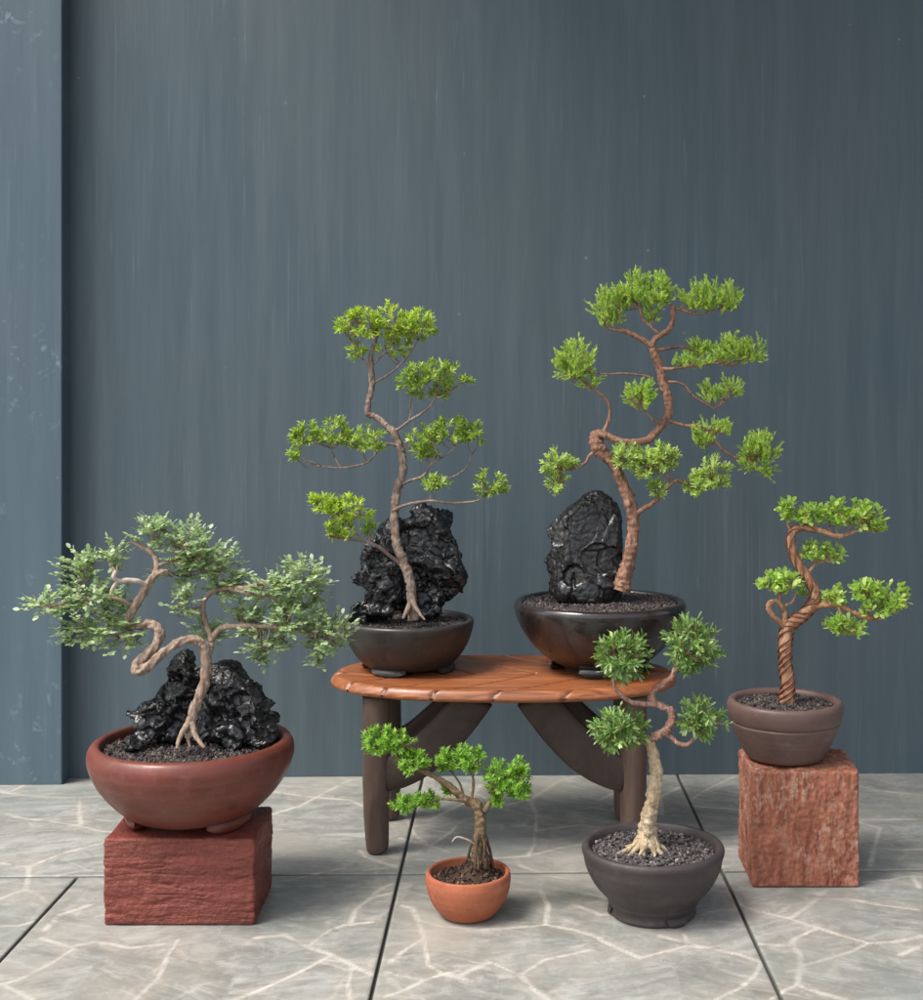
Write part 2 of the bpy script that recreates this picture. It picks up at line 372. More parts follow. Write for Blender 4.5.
# ------------------------------------------------------------------ blocks
def rough_box(name, corners_bottom, z0, z1, rad, step, disp, mat):
    """rounded block on four ground corners (front-left, front-right, back-right, back-left), skin pushed by disp(p, n)"""
    A, B, C, D = [Vector(c) for c in corners_bottom]
    w_ = (B-A).length; d_ = (D-A).length; h_ = z1-z0
    vs = {}; mb = MB()
    def vert(a, b, c):
        key = (round(a, 5), round(b, 5), round(c, 5))
        if key in vs: return vs[key]
        p = Vector((a*w_, b*d_, c*h_)); q = Vector((min(max(p.x, rad), w_-rad), min(max(p.y, rad), d_-rad), min(max(p.z, rad), h_-rad)))
        n = (p-q); n = n.normalized() if n.length > 1e-9 else Vector((0, 0, 1))
        s = q+n*rad; s = s + n*disp(s, n)
        fx, fy = s.x/w_, s.y/d_
        g = (A*(1-fx)+B*fx)*(1-fy)+(D*(1-fx)+C*fx)*fy
        vs[key] = len(mb.v); mb.v.append((g.x, g.y, z0+max(s.z, 0))); return vs[key]
    nx, ny, nz = [max(4, int(L/step)) for L in (w_, d_, h_)]
    def grid(fn, n1, n2, flip):
        for i in range(n1):
            for j in range(n2):
                q = [fn(i/n1, j/n2), fn((i+1)/n1, j/n2), fn((i+1)/n1, (j+1)/n2), fn(i/n1, (j+1)/n2)]
                ids = [vert(*t) for t in q]
                if flip: ids.reverse()
                mb.f.append(tuple(ids)); mb.m.append(0)
    grid(lambda a, b: (a, 0, b), nx, nz, False); grid(lambda a, b: (a, 1, b), nx, nz, True)
    grid(lambda a, b: (0, a, b), ny, nz, True); grid(lambda a, b: (1, a, b), ny, nz, False)
    grid(lambda a, b: (a, b, 0), nx, ny, True); grid(lambda a, b: (a, b, 1), nx, ny, False)
    return mb.build(name, mat)
def disp_left(p, n):
    if n.z < -.5: return 0
    wz = p.z + .010*noise.noise(Vector((p.x*9, p.y*9, p.z*6))) + .05*p.x*noise.noise(Vector((p.x*5, p.y*5, p.z*22)))
    g1 = abs(noise.noise(Vector((p.x*9, p.y*9, wz*62)))); g2 = abs(noise.noise(Vector((p.x*17+5, p.y*17, wz*150))))
    mask = min(1, max(0, noise.noise(Vector((p.x*13+2, p.y*13, p.z*28)))*2+.45))
    cut = -(max(0, 1-g1/.12)*.0026 + max(0, 1-g2/.12)*.0011)*mask
    f = noise.fractal(p*80, .8, 2.1, 4)
    top = .3 if n.z > .5 else 1
    return top*(cut + .0011*f + .0013*noise.noise(Vector((p.x*20, p.y*20, p.z*45)))) + .0022*noise.noise(p*11)
def disp_right(p, n):
    if n.z < -.5: return 0
    s = noise.noise(Vector((p.x*75, p.y*75, p.z*9)))
    pit = noise.noise(Vector((p.x*210, p.y*210, p.z*75)))
    f = noise.fractal(p*130, .8, 2.1, 4)
    chip = max(0, noise.noise(p*24+Vector((4, 1, 2)))-.30)
    return .0013*s - .0032*max(0, pit-.02) + .0014*f + .0022*noise.noise(p*9) - .010*chip
def block_left_mat():
    m = NT('red_painted_stone'); c = m.coord(); st = m.coord((5, 5, 42))
    a = m.noise(st, 1.6, 6, .65, .6); b = m.noise(c, 17, 5, .6); d = m.noise(c, 160, 4, .6)
    col = m.mix(m.ramp(a, [(.35, 0.), (.65, 1.)]), (.105, .020, .013), (.225, .054, .036))
    col = m.mix(m.ramp(b, [(.5, 0.), (.75, .55)]), col, (.19, .055, .042))
    ch = m.math('MULTIPLY', m.ramp(m.noise(st, 3.4, 6, .72, .8), [(.60, 0.), (.68, .6)]), m.ramp(d, [(.4, .2), (.6, 1.)]))
    col = m.mix(ch, col, (.40, .22, .18))
    h = m.mix(.5, m.noise(st, 2.6, 8, .72, .5), d)
    return m.done(m.bsdf(col, m.ramp(d, [(.3, .33), (.7, .6)]), m.bump(h, 1.0, .007), .38))
def block_right_mat():
    m = NT('weathered_red_stone'); c = m.coord(); st = m.coord((30, 30, 7))
    a = m.noise(st, 1.3, 6, .7, .4); b = m.noise(c, 13, 5, .6, .5); d = m.noise(c, 240, 5, .7)
    col = m.mix(m.ramp(a, [(.36, 0.), (.62, 1.)]), (.150, .043, .026), (.31, .112, .066))
    wear = m.math('MULTIPLY', m.ramp(b, [(.38, .15), (.62, 1.)]), m.ramp(m.noise(m.coord((1, 1, .45)), 120, 5, .7), [(.46, 0.), (.60, .8)]))
    col = m.mix(wear, col, (.42, .26, .185))
    col = m.mix(m.ramp(m.noise(m.coord((1, 1, .3)), 55, 4, .7), [(.62, 0.), (.72, .75)]), col, (.055, .02, .016))
    return m.done(m.bsdf(col, .78, m.bump(m.mix(.5, a, d), .8, .004), .3))
def ground(px, py): return floorpt(px, py)
fl, fr = floorpt(103, 926), floorpt(255, 926)
bl, br = P(124, 0, 2.345), P(272.5, 0, 2.345); bl.z = br.z = 0; bl.x = -.741
o = rough_box('stone_block', (fl, fr, br, bl), 0.0005, .1475, .006, .0020, disp_left, block_left_mat())
o['label'] = 'low dark red block with horizontal chisel marks, under the wide reddish oval bowl'; o['category'] = 'block'; o['group'] = 'red stone blocks used as plant stands'
fl, fr = floorpt(752, 888), floorpt(859.5, 888)
bl = Vector((.3945, 2.494, 0)); br = Vector((.6015, 2.50, 0))
o = rough_box('stone_block', (fl, fr, br, bl), 0.0005, .213, .006, .0022, disp_right, block_right_mat())
o['label'] = 'tall worn red block with pale chalky patches, under the brown pot of the wired bonsai'; o['category'] = 'block'; o['group'] = 'red stone blocks used as plant stands'

# ------------------------------------------------------------------ table
def wood(name, c1, c2, c3, scale, rough, spec=.5, bump=.2, groove=False):
    m = NT(name); v = m.coord(scale)
    a = m.noise(v, 1.5, 7, .65, 1.2); b = m.noise(m.coord(), 6, 3)
    col = m.mix(m.ramp(a, [(.34, 0.), (.64, 1.)]), c1, c2); col = m.mix(m.ramp(b, [(.42, 0.), (.7, .7)]), col, c3)
    if groove: col = m.mix(m.math('MULTIPLY', m.attr('groove'), .8), col, (.045, .012, .006))   # carved grooves darker than the wood around
    return m.done(m.bsdf(col, m.ramp(a, [(.3, rough-.08), (.7, rough+.1)]), m.bump(a, bump, .0015), spec))
TOPW = wood('varnished_teak', (.115, .032, .012), (.37, .130, .046), (.25, .074, .025), (3, 55, 55), .40, .5, .2, True)
LEGW = wood('dark_brown_wood', (.060, .036, .027), (.115, .076, .058), (.080, .052, .040), (26, 26, 3), .52, .4, .3)
BRACEW = wood('black_brown_wood', (.026, .016, .013), (.056, .035, .027), (.038, .024, .019), (10, 26, 10), .5, .4, .3)
TZ = .336
TCX, TCY, TA, TB = -.066, 2.628, .353, .196
table = thing('plant_table', 'low wooden table with a carved leaf top on dark curved legs, holding two black pots', 'table', (TCX, TCY, 0))
def tabletop():
    mb = MB(); NR, NS = 110, 520; GV = []
    def outline(a):
        c, s = math.cos(a), math.sin(a); e = 2.25
        r = 1/((abs(c)**e+abs(s)**e)**(1/e))
        return TA*r*c*(1+.012*math.sin(3*a)), TB*r*s*(1+.03*math.cos(2*a+.5))
    def carve(x, y, rr):
        # midrib along x and side veins sweeping to the left (a leaf with its stalk at the right)
        g = 0.0
        mid = abs(y-.010*math.sin(x*6)); g = max(g, min(1, 1.6-1.6*mid/.0055)) if mid < .0055 else g
        for k in range(-7, 9):
            x0 = k*.13+.069
            for sgn in (1, -1):
                yy = y*sgn
                if yy < 0: continue
                xv = x0-.95*yy-1.0*yy*yy; d = abs(x-xv)*.74
                if d < .0045: g = max(g, min(1, 1.6-1.6*d/.0045))
        return g
    ring0 = None
    cx0 = len(mb.v); mb.v.append((TCX, TCY, TZ-.004)); GV.append(0)
    rows = []
    for i in range(1, NR+1):
        t = i/NR; row = []
        for k in range(NS):
            a = 2*math.pi*k/NS; ox, oy = outline(a); x, y = ox*t, oy*t
            dish = -.0035*(1-min(1, max(0, (t-.80)/.14)))           # shallow sunk field, raised lip
            edge = -.012*max(0, (t-.95)/.05)**2
            g = carve(x, y, t)
            dep = .0042*(1.0 if t < .93 else 1.35)
            GV.append(g); row.append(len(mb.v)); mb.v.append((TCX+x, TCY+y, TZ+dish+edge-dep*g))
        rows.append(row)
    for k in range(NS): mb.f.append((cx0, rows[0][k], rows[0][(k+1) % NS])); mb.m.append(0)
    prof = [(1.004, -.0145, 1), (1.000, -.0185, .6), (.985, -.0215, 0), (.93, -.0235, 0), (0.5, -.0270, 0)]
    for t, dz, gk in prof:
        row = []
        for k in range(NS):
            a = 2*math.pi*k/NS; ox, oy = outline(a); g = carve(ox, oy, 1)*gk
            GV.append(g); row.append(len(mb.v)); mb.v.append((TCX+ox*(t-.006*g), TCY+oy*(t-.009*g), TZ+dz))
        rows.append(row)
    for r0, r1 in zip(rows[:-1], rows[1:]):
        for k in range(NS): mb.f.append((r0[k], r1[k], r1[(k+1) % NS], r0[(k+1) % NS])); mb.m.append(0)
    mb.f.append(tuple(rows[-1][::-1])); mb.m.append(0)
    tt = mb.build('tabletop', TOPW, table); at = tt.data.attributes.new('groove', 'FLOAT', 'POINT'); at.data.foreach_set('value', np.array(GV, np.float32))
tabletop()
LXL, LXR, LYF, LYB = -.3155, .192, 2.525, 2.735
for lx in (LXL, LXR):
    for ly in (LYF, LYB):
        mb = MB(); s = 1 if lx > 0 else -1
        rows = crom([(lx-s*.004, ly, .001, .013), (lx-s*.003, ly, .006, .0205), (lx-s*.002, ly, .03, .0235), (lx, ly, .12, .0262), (lx, ly, .22, .027), (lx, ly, TZ-.026, .027)], 8)
        tube(mb, rows, 24, .03, 14); leg = mb.build('leg', LEGW, table)
        # curved brace from the leg up to the underside of the top
        m2 = MB(); cxm = (LXL+LXR)/2; dirx = -s
        pts = []
        for t in np.linspace(0, 1, 18):
            x = lx+dirx*(.012+.185*t); z = .150+(TZ-.027-.150)*(t**1.8*.85+t*.15)+.004
            wdt = .062*(1-.25*abs(t-.45))+.010*t
            pts.append((x, z, wdt))
        vs = []; fs = []
        for i, (x, z, wd) in enumerate(pts):
            j0, j1 = max(i-1, 0), min(i+1, len(pts)-1); tx, tz = pts[j1][0]-pts[j0][0], pts[j1][1]-pts[j0][1]; L = math.hypot(tx, tz); nx, nz = -tz/L, tx/L
            if nz < 0: nx, nz = -nx, -nz
            for k in range(20):
                a = 2*math.pi*k/20; ca, sa = math.cos(a), math.sin(a); e = .6
                pa, pb = math.copysign(abs(ca)**e, ca), math.copysign(abs(sa)**e, sa)
                zz = z+nz*pa*wd*.62; zz = min(zz, TZ-.0272)
                vs.append((x+nx*pa*wd*.62, ly+pb*.017, zz))
        n = len(pts)
        for i in range(n-1):
            for k in range(20): fs.append((i*20+k, i*20+(k+1) % 20, (i+1)*20+(k+1) % 20, (i+1)*20+k))
        fs += [tuple(range(20))[::-1], tuple((n-1)*20+k for k in range(20))]
        m2.add(vs, fs); m2.build('brace', BRACEW, table)

# ------------------------------------------------------------------ pots, soil, rocks
def pot(parent, c, z0, prof, mat, wob=.004, seg=96, n=5):
    mb = MB(); lathe(mb, c.x, c.y, [(r, z0+z) for r, z in smooth_prof(prof, n)], seg, wob)
    # close the bottom
    r0, zz = prof[0]; b = len(mb.v); mb.v.append((c.x, c.y, z0+zz)); 
    for k in range(seg): mb.f.append((b, (k+1) % seg, k)); mb.m.append(0)
    return mb.build('pot', mat, parent)
def feet(potob, c, z0, n, a0, half, ro_t, ro_b, ri, zt, mat):
    for q in range(n):
        mb = MB(); a_c = a0+2*math.pi*q/n; N = 16; vs = []; fs = []
        for i in range(N+1):
            u = -1+2*i/N; a = a_c+half*u; sh = 1-abs(u)**3
            zb = z0+ (1-sh)*zt*.75
            for r, z in ((ro_t, z0+zt+.004), (ro_t*1.0+.001, z0+zt*.6), (ro_b, zb+.0015), (ro_b-.004, zb), (ri, zb), (ri, z0+zt+.004)):
                vs.append((c.x+r*math.cos(a), c.y+r*math.sin(a), max(z, zb)))
        for i in range(N):
            for k in range(6): fs.append((i*6+k, (i+1)*6+k, (i+1)*6+(k+1) % 6, i*6+(k+1) % 6))
        fs += [tuple(range(6))[::-1], tuple(N*6+k for k in range(6))]
        mb.add(vs, fs); mb.build('pot_foot', mat, potob)
def unit(v): n = np.linalg.norm(v); return v/n if n > 1e-12 else np.array([0, 0, 1.])
ICO = None
def ico():
    global ICO
    if ICO is None:
        bm = bmesh.new(); bmesh.ops.create_icosphere(bm, subdivisions=1, radius=1); bm.verts.index_update()
        ICO = (np.array([v.co[:] for v in bm.verts]), [tuple(v.index for v in f.verts) for f in bm.faces]); bm.free()
    return ICO
def soil(parent, c, z, r, size, mat, mound=.004, jag=.25, mound_c=None, mound_h=0, mound_r=.05):
    mb = MB(); NR, NS = 26, 60; rng = np.random.default_rng(int(r*1e4))
    def hgt(x, y):
        h = z+mound*(1-min(1, math.hypot(x-c.x, y-c.y)/r))+size*.8*noise.noise(Vector((x*60, y*60, 0)))
        if mound_c is not None:
            d = math.hypot(x-mound_c.x, y-mound_c.y)/mound_r; h += mound_h*math.exp(-d*d*1.6)
        return h
    ring = []
    for i in range(NR+1):
        ring.append([(c.x+r*i/NR*math.cos(2*math.pi*k/NS), c.y+r*i/NR*math.sin(2*math.pi*k/NS)) for k in range(NS)])
    vs = [(x, y, hgt(x, y)-size*.6) for row in ring for x, y in row]
    fs = [(i*NS+k, i*NS+(k+1) % NS, (i+1)*NS+(k+1) % NS, (i+1)*NS+k) for i in range(NR) for k in range(NS)]
    mb.add(vs, fs)
    V0, F0 = ico(); cnt = int(1.75*r*r/(size*size)*1.0)
    for _ in range(cnt):
        a = rng.uniform(0, 2*math.pi); q = r*.985*math.sqrt(rng.random()); x, y = c.x+q*math.cos(a), c.y+q*math.sin(a)
        s = size*rng.uniform(.5, 1.15); M = Quaternion(rng.normal(size=4)).normalized().to_matrix()
        v = V0*(1+rng.uniform(-jag, jag, (len(V0), 1)))*np.array([1, rng.uniform(.7, 1), rng.uniform(.6, .9)])*s
        v = v@np.array(M).T + np.array([x, y, hgt(x, y)+rng.uniform(-.3, .35)*size])
        mb.add(v.tolist(), F0)
    return mb.build('soil', mat, parent, smooth=False)
def soil_mat(name, c1, c2, c3, rough=.75):
    m = NT(name); g = m.n('NewGeometry'); col = m.ramp(g.outputs['Random Per Island'], [(0., c1), (.55, c2), (.93, c3), (1., tuple(min(1, x*2.2) for x in c3))])
    return m.done(m.bsdf(col, rough, m.bump(m.noise(m.coord(), 700, 3), .5, .001), .35))
GRIT = soil_mat('dark_grit', (.022, .017, .016), (.050, .039, .036), (.092, .074, .068))
GRITG = soil_mat('grey_grit', (.032, .028, .029), (.070, .060, .060), (.125, .108, .105))
EARTH = soil_mat('brown_earth', (.022, .013, .009), (.052, .030, .019), (.095, .058, .036), .85)

def rock(parent, blobs, voxel, disp, mat, name='rock', planes=(), chips=60):
    """blobs: (centre, radii, tilt about y, tilt about x); fused into one body, then its skin is broken up"""
    bm = bmesh.new()
    for c, r, ry, rx in blobs:
        M = Matrix.Translation(c) @ Matrix.Rotation(ry, 4, 'Y') @ Matrix.Rotation(rx, 4, 'X') @ Matrix.Diagonal((*r, 1))
        bmesh.ops.create_icosphere(bm, subdivisions=4, radius=1, matrix=M)
    me = bpy.data.meshes.new('tmp'); bm.to_mesh(me); bm.free()
    def fuse(me):
        tmp = bpy.data.objects.new('tmp', me); COL.objects.link(tmp)
        md = tmp.modifiers.new('r', 'REMESH'); md.mode = 'VOXEL'; md.voxel_size = voxel; md.use_smooth_shade = True
        dg = bpy.context.evaluated_depsgraph_get(); m2 = bpy.data.meshes.new_from_object(tmp.evaluated_get(dg))
        bpy.data.objects.remove(tmp); bpy.data.meshes.remove(me)
        return m2
    def arrays(me):
        n = len(me.vertices); co = np.empty(n*3, np.float32); nr = np.empty(n*3, np.float32)
        me.vertices.foreach_get('co', co); me.vertices.foreach_get('normal', nr); return n, co.reshape(-1, 3), nr.reshape(-1, 3)
    me2 = fuse(me); n, co, nr = arrays(me2)
    rng = np.random.default_rng(n)
    for nn, dd in planes:                       # the big cleavage faces
        nn = unit(np.array(nn, float)); c0 = np.array(blobs[0][0]); ex = (co-c0)@nn-dd; k = ex > 0
        co[k] -= (ex[k, None]*.93)*nn
    for _ in range(chips):                      # chips knocked off the skin
        i = rng.integers(n); nn = unit(nr[i]+rng.normal(0, .28, 3)); dep = rng.uniform(.003, .010); rad = rng.uniform(.018, .040)
        ex = (co-co[i])@nn+dep; k = (ex > 0) & (((co-co[i])**2).sum(1) < rad*rad)
        co[k] -= (ex[k, None]*.9)*nn
    me2.vertices.foreach_set('co', co.ravel()); me2.update(); me2 = fuse(me2); n, co, nr = arrays(me2)
    out = [Vector(p)+disp(Vector(p), Vector(q)) for p, q in zip(co.tolist(), nr.tolist())]
    me2.vertices.foreach_set('co', np.array([v[:] for v in out], np.float32).ravel()); me2.update()
    return link(name, me2, mat, parent)
def craggy(amp, f):
    def d(p, n):
        w_ = p + Vector((noise.noise(p*f*.8), noise.noise(p*f*.8+Vector((5, 0, 0))), noise.noise(p*f*.8+Vector((0, 9, 0)))))*.014
        ds, pt = noise.voronoi(w_*f); e = ds[1]-ds[0]
        c1 = noise.cell(Vector(pt[0])*11.3)-.5
        tilt = (w_*f-Vector(pt[0])).dot(noise.cell_vector(Vector(pt[0])*5.1)-Vector((.5, .5, .5)))
        ds2, pt2 = noise.voronoi(w_*f*2.4); c2 = noise.cell(Vector(pt2[0])*9.7)-.5
        v = .55*c1 + .9*tilt + .5*(min(e, .35)-.2) + .10*c2 + .13*noise.fractal(p*f*4, .75, 2.2, 4)
        v -= 1.1*max(0, noise.noise(p*f*1.3+Vector((3, 3, 3)))-.18)
        return n*v*amp
    return d
def slaty(amp):
    def d(p, n):
        q = Vector((p.x*24, p.y*24, p.z*8)); ds, pt = noise.voronoi(q); e = ds[1]-ds[0]
        q2 = Vector((p.x*95+3, p.y*95, p.z*26)); d2, _ = noise.voronoi(q2)
        cell = noise.cell(Vector(pt[0])*7.3)-.5
        lv = p.z*26+1.5*noise.noise(p*14); ledge = (lv % 1.0); ledge = max(0, (ledge-.86)/.14) if ledge > .86 else 0
        v = .9*cell + .5*(min(e, .5)-.25) + .35*(min(d2[1]-d2[0], .6)-.3) + .25*noise.fractal(p*120, .7, 2.2, 4) - .7*ledge*(.5+noise.noise(p*22))
        v -= 1.2*max(0, noise.noise(p*30)-.25)
        return n*v*amp
    return d
def rock_mat(name, base, r0, r1, tint):
    m = NT(name); c = m.coord(); a = m.noise(c, 60, 6, .7); b = m.noise(c, 300, 4, .7)
    col = m.mix(m.ramp(a, [(.45, 0.), (.72, 1.)]), base, tint)
    ds = m.n('TexVoronoi', {'Vector': c, 'Scale': 170.0}, feature='F1').outputs['Distance']
    h = m.mix(.25, m.mix(.35, a, b), ds)
    return m.done(m.bsdf(col, m.ramp(a, [(.38, r0), (.66, r1)]), m.bump(h, .45, .003), .55))
ROCKG = rock_mat('glossy_black_stone', (.008, .008, .009), .16, .42, (.022, .021, .022))
ROCKS = rock_mat('black_slate_stone', (.010, .009, .009), .14, .36, (.034, .031, .030))

# ------------------------------------------------------------------ foliage
SHAPES = {  # (t, half-width) rows between stem and tip, fold, droop
 'oval':  ([(.0, .10), (.28, .92), (.66, 1.0), (1., .12)], .18, .10),
 'round': ([(.0, .10), (.30, .72), (.70, 1.0), (1., .22)], .20, -.06),
 'lance': ([(.0, .25), (.30, 1.0), (.62, .85), (1., .04)], .25, .12),
 'spat':  ([(.0, .25), (.35, .70), (.74, 1.0), (1., .35)], .15, .08),
 'needle': ([(.0, .6), (.35, 1.0), (.7, .8), (1., .08)], .3, -.10),
}
class Leaves:
    def __init__(s): s.V = []; s.F = []; s.b = 0
    def leaf(s, p, d, up, L, W, shape):
        rows, fold, droop = SHAPES[shape]
        d = unit(d); side = np.cross(d, up); side = unit(side); nrm = np.cross(side, d)
        vs = []
        for t, hw in rows:
            c = p + d*L*t - nrm*droop*L*t*t
            vs += [c-side*W*hw+nrm*fold*W*hw, c, c+side*W*hw+nrm*fold*W*hw]
        s.V += vs; b = s.b
        for i in range(3):
            r = b+i*3; s.F += [(r, r+1, r+4, r+3), (r+1, r+2, r+5, r+4)]
        s.b += 12
class Tree:
    def __init__(s, root, D, barkm, leafm, kind, seed):
        s.root, s.D, s.bark, s.leafm, s.kind = root, D, barkm, leafm, kind
        s.rng = np.random.default_rng(seed); s.samples = []; s.trunk = None
    def pts(s, rows):
        """rows (px, py, radius px[, depth offset m]) -> (x,y,z,r)"""
        out = []
        for r in rows:
            D = s.D+(r[3] if len(r) > 3 else 0); p = P(r[0], r[1], D); out.append((p.x, p.y, p.z, r[2]*s.thin*D/F))
        return out
    thin = 1.0
    def grow(s, rows, name='branch', seg=10, n=7, rough=.24, freq=90, mat=None, ridges=0, ridge_amp=0, twist=0, extra=None):
        q = crom(s.pts(rows), n if name == 'root' else int(n*1.6)); mb = MB(); tube(mb, q, seg, rough, freq, ridges, ridge_amp, twist)
        if extra: extra(mb)
        o = mb.build(name, mat or s.bark, s.trunk if (s.trunk and name != 'trunk') else s.root)
        s.samples += [np.array(r[:3]) for r in q]
        if name == 'trunk': s.trunk = o; s.trunk_rows = q
        else: s.last = q
        return o
    def pad(s, box, dd=0, n=40, depth=None, hub=None, per=None, L=None, up=.5, lo=-.55, flat=False):
        """a clump of twigs and leaves filling box = (x0, y0, x1, y1) in photo pixels at depth offset dd"""
        rng = s.rng; x0, y0, x1, y1 = box; D = s.D+dd; k = D/F
        c = np.array(P((x0+x1)/2, (y0+y1)/2, D)); rx, rz = (x1-x0)/2*k, (y1-y0)/2*k
        lf = s.kind['L']*(L or 1)
        jn = s.kind['fn'] is fn_juniper; kk = .12 if jn else .26; n = int(n*(1.5 if jn else 1.35)); rx = max(rx-lf*kk, rx*.6); rz = max(rz-lf*kk, rz*.55); ry = depth if depth else min(max(rx*.85, rz*.8), .075)
        S = np.array(s.samples); bott = c+np.array([0, 0, -rz*.6])
        if hub is not None: h = np.array(P(hub[0], hub[1], D))
        else: h = S[np.argmin(((S-bott)**2).sum(1))]
        mb = MB(); subs = [h]
        for i in range(max(3, int(n/9))):          # limbs inside the clump
            t = rng.uniform(-.75, .75, 3)*np.array([rx, ry, rz]); t[2] = -abs(t[2])*.5-rz*.12; e = c+t
            a = S[np.argmin(((S-e)**2).sum(1)+.3*((S-h)**2).sum(1))] if rng.random() < .5 else h
            m_ = (a+e)/2+np.array([0, 0, -.1*np.linalg.norm(e-a)])+rng.normal(0, .08, 3)*np.linalg.norm(e-a)
            q = crom([(*a, .0013), (*m_, .0011), (*e, .0007)], 4); tube(mb, q, 5, .1, 200, mi=1); subs += [np.array(r[:3]) for r in q[2:]]
        subs = np.array(subs); lv = Leaves(); K = s.kind
        for i in range(n):
            while True:
                q = rng.uniform(-1, 1, 3)
                if q@q < 1 and q[2] > lo: break
            q = q*(.55+.45*rng.random()**.3) if rng.random() < .35 else unit(q)*(.78+.25*rng.random())
            if q[2] < lo: q[2] = lo+.1
            # uneven outline
            bulge = 1+.20*noise.noise(Vector((q[0]*2.2+c[0]*40, q[1]*2.2, q[2]*2.2+c[2]*40)))
            tip = c+q*bulge*np.array([rx, ry, rz])
            a = subs[np.argmin(((subs-(tip-np.array([0, 0, .25*rz])))**2).sum(1))]
            out = unit(q*np.array([1/rx, 1/ry, 1/rz])*min(rx, rz)+np.array([0, 0, up])+rng.normal(0, .22, 3))
            if np.linalg.norm(tip-a) < .004: a = tip-out*.006
            m_ = (a+tip)/2+rng.normal(0, .06, 3)*np.linalg.norm(tip-a)
            tw = crom([(*a, .0007), (*m_, .0006), (*tip, .00045)], 3); tube(mb, tw, 4, 0, mi=1)
            K['fn'](lv, rng, np.array(m_), tip, out, lf, K['W']*(L or 1))
        mb2 = MB(); mb2.v = [tuple(v) for v in lv.V]; mb2.f = lv.F; mb2.m = [0]*len(lv.F)
        mb2.add(mb.v, mb.f, 1)
        return mb2.build('foliage_pad', [s.leafm, s.bark_twig if hasattr(s, 'bark_twig') else s.bark], s.root)
UP = np.array([0, 0, 1.])
def perp(d, a):
    u = unit(np.cross(d, UP+np.array([.01, .02, 0]))); v = np.cross(u, d); return u*math.cos(a)+v*math.sin(a)
def fn_pinnate(lv, rng, mid, tip, out, L, W):
    d = unit(unit(tip-mid)*1.0+out*.5+rng.normal(0, .15, 3)); d[2] *= .45; d = unit(d); side = unit(np.cross(d, UP)); ln = L*rng.uniform(1.7, 2.6); nn = 5
    base = tip-d*ln*.55
    for i in range(nn):
        for sg in (-1, 1):
            p = base+d*ln*(i/nn)+rng.normal(0, L*.07, 3)
            dr = d*.55+side*sg*.9+np.array([0, 0, rng.uniform(-.25, .45)])
            lv.leaf(p, dr, unit(UP+rng.normal(0, .42, 3)), L*rng.uniform(.6, 1.1)*(1-.05*i), W*rng.uniform(.75, 1.15), 'oval')
    lv.leaf(base+d*ln, d+np.array([0, 0, .2]), unit(UP+rng.normal(0, .3, 3)), L*rng.uniform(.8, 1.1), W, 'oval')
def whorl(shape, n0, n1, spread, layers, wl=1.0, gap=.35):
    def fn(lv, rng, mid, tip, out, L, W):
        az = rng.uniform(0, 6.28); d = unit(out)
        for ly in range(layers):
            p0 = tip-d*L*gap*ly
            for i in range(int(rng.integers(n0, n1+1))):
                az += 2.399; r = perp(d, az+rng.normal(0, .2)); th = spread*(.35+.65*(ly+1)/layers)*rng.uniform(.7, 1.2)
                dr = d*math.cos(th)+r*math.sin(th)
                upv = unit(d-dr*(d@dr)+.35*UP+rng.normal(0, .12, 3))
                lv.leaf(p0+r*.0006, dr, upv, L*rng.uniform(.65, 1.12), W*rng.uniform(.8, 1.15), shape)
    return fn
def fn_juniper(lv, rng, mid, tip, out, L, W):
    d0 = unit(out+rng.normal(0, .12, 3)); base = tip-d0*L*.45
    for sft in range(3):
        d = unit(d0+rng.normal(0, .20, 3)+.25*UP); ln = L*rng.uniform(.65, 1.1); az = rng.uniform(0, 6.28); st = 6
        p0 = base+rng.normal(0, L*.06, 3)
        bend = rng.normal(0, .10, 3)
        for i in range(st):
            t = i/st; p = p0+d*ln*t+bend*ln*t*t
            for j in range(2):
                az += 1.9; r = perp(d, az)
                dr = d*.93+r*.36
                lv.leaf(p, dr, unit(r*.6+UP*.5), ln*.36*(1-.3*t), W*(1-.2*t), 'needle')
        lv.leaf(p0+d*ln*.75+bend*ln*.56, d, unit(np.cross(d, perp(d, 1.))), ln*.3, W*.9, 'needle')

BONSAI = 'potted bonsai trees set out for display'
# ================================================================== bonsai on the low red block (grey-green, root over rock)
c = Vector((-.607, 2.262, 0)); Z0 = .148
t = thing('bonsai', 'wide grey-green bonsai with snaking trunk over black rock in a broad reddish bowl', 'bonsai', (c.x, c.y, Z0), BONSAI)
POTA = clay('brick_red_clay', (.135, .034, .022), (.085, .022, .015), (.175, .054, .036), .42, .4, .2)
po = pot(t, c, Z0+.016, [(.098, .0), (.106, .002), (.132, .022), (.158, .053), (.173, .083), (.1775, .102), (.1765, .115), (.171, .125), (.164, .1285), (.158, .1275), (.155, .122), (.153, .108), (.140, .07)], POTA)
feet(po, c, Z0, 3, R(-38), R(25), .112, .109, .076, .0175, POTA)
feet_c = c
soil(t, c, Z0+.129, .155, .0036, GRIT)
DA = c.y
rk = [(P(178, 698, DA+.03), (.042, .045, .090), R(14), 0), (P(160, 716, DA+.0), (.040, .045, .060), R(38), 0), (P(143, 738, DA-.03), (.034, .035, .020), R(-20), 0), (P(131, 719, DA+.0), (.013, .014, .016), 0, 0), (P(190, 725, DA+.03), (.05, .05, .05), 0, 0),
      (P(230, 698, DA+.04), (.043, .05, .072), R(-6), 0), (P(252, 710, DA+.03), (.046, .045, .064), R(-20), 0), (P(262, 732, DA+.0), (.032, .04, .034), 0, 0), (P(228, 736, DA-.02), (.04, .035, .03), 0, 0)]
rock(t, rk, .0024, craggy(.0100, 34), ROCKG, chips=80)
BARKA = bark('pale_twisted_bark', (.115, .072, .052), (.38, .29, .22), (.24, .15, .11), 190, .8)
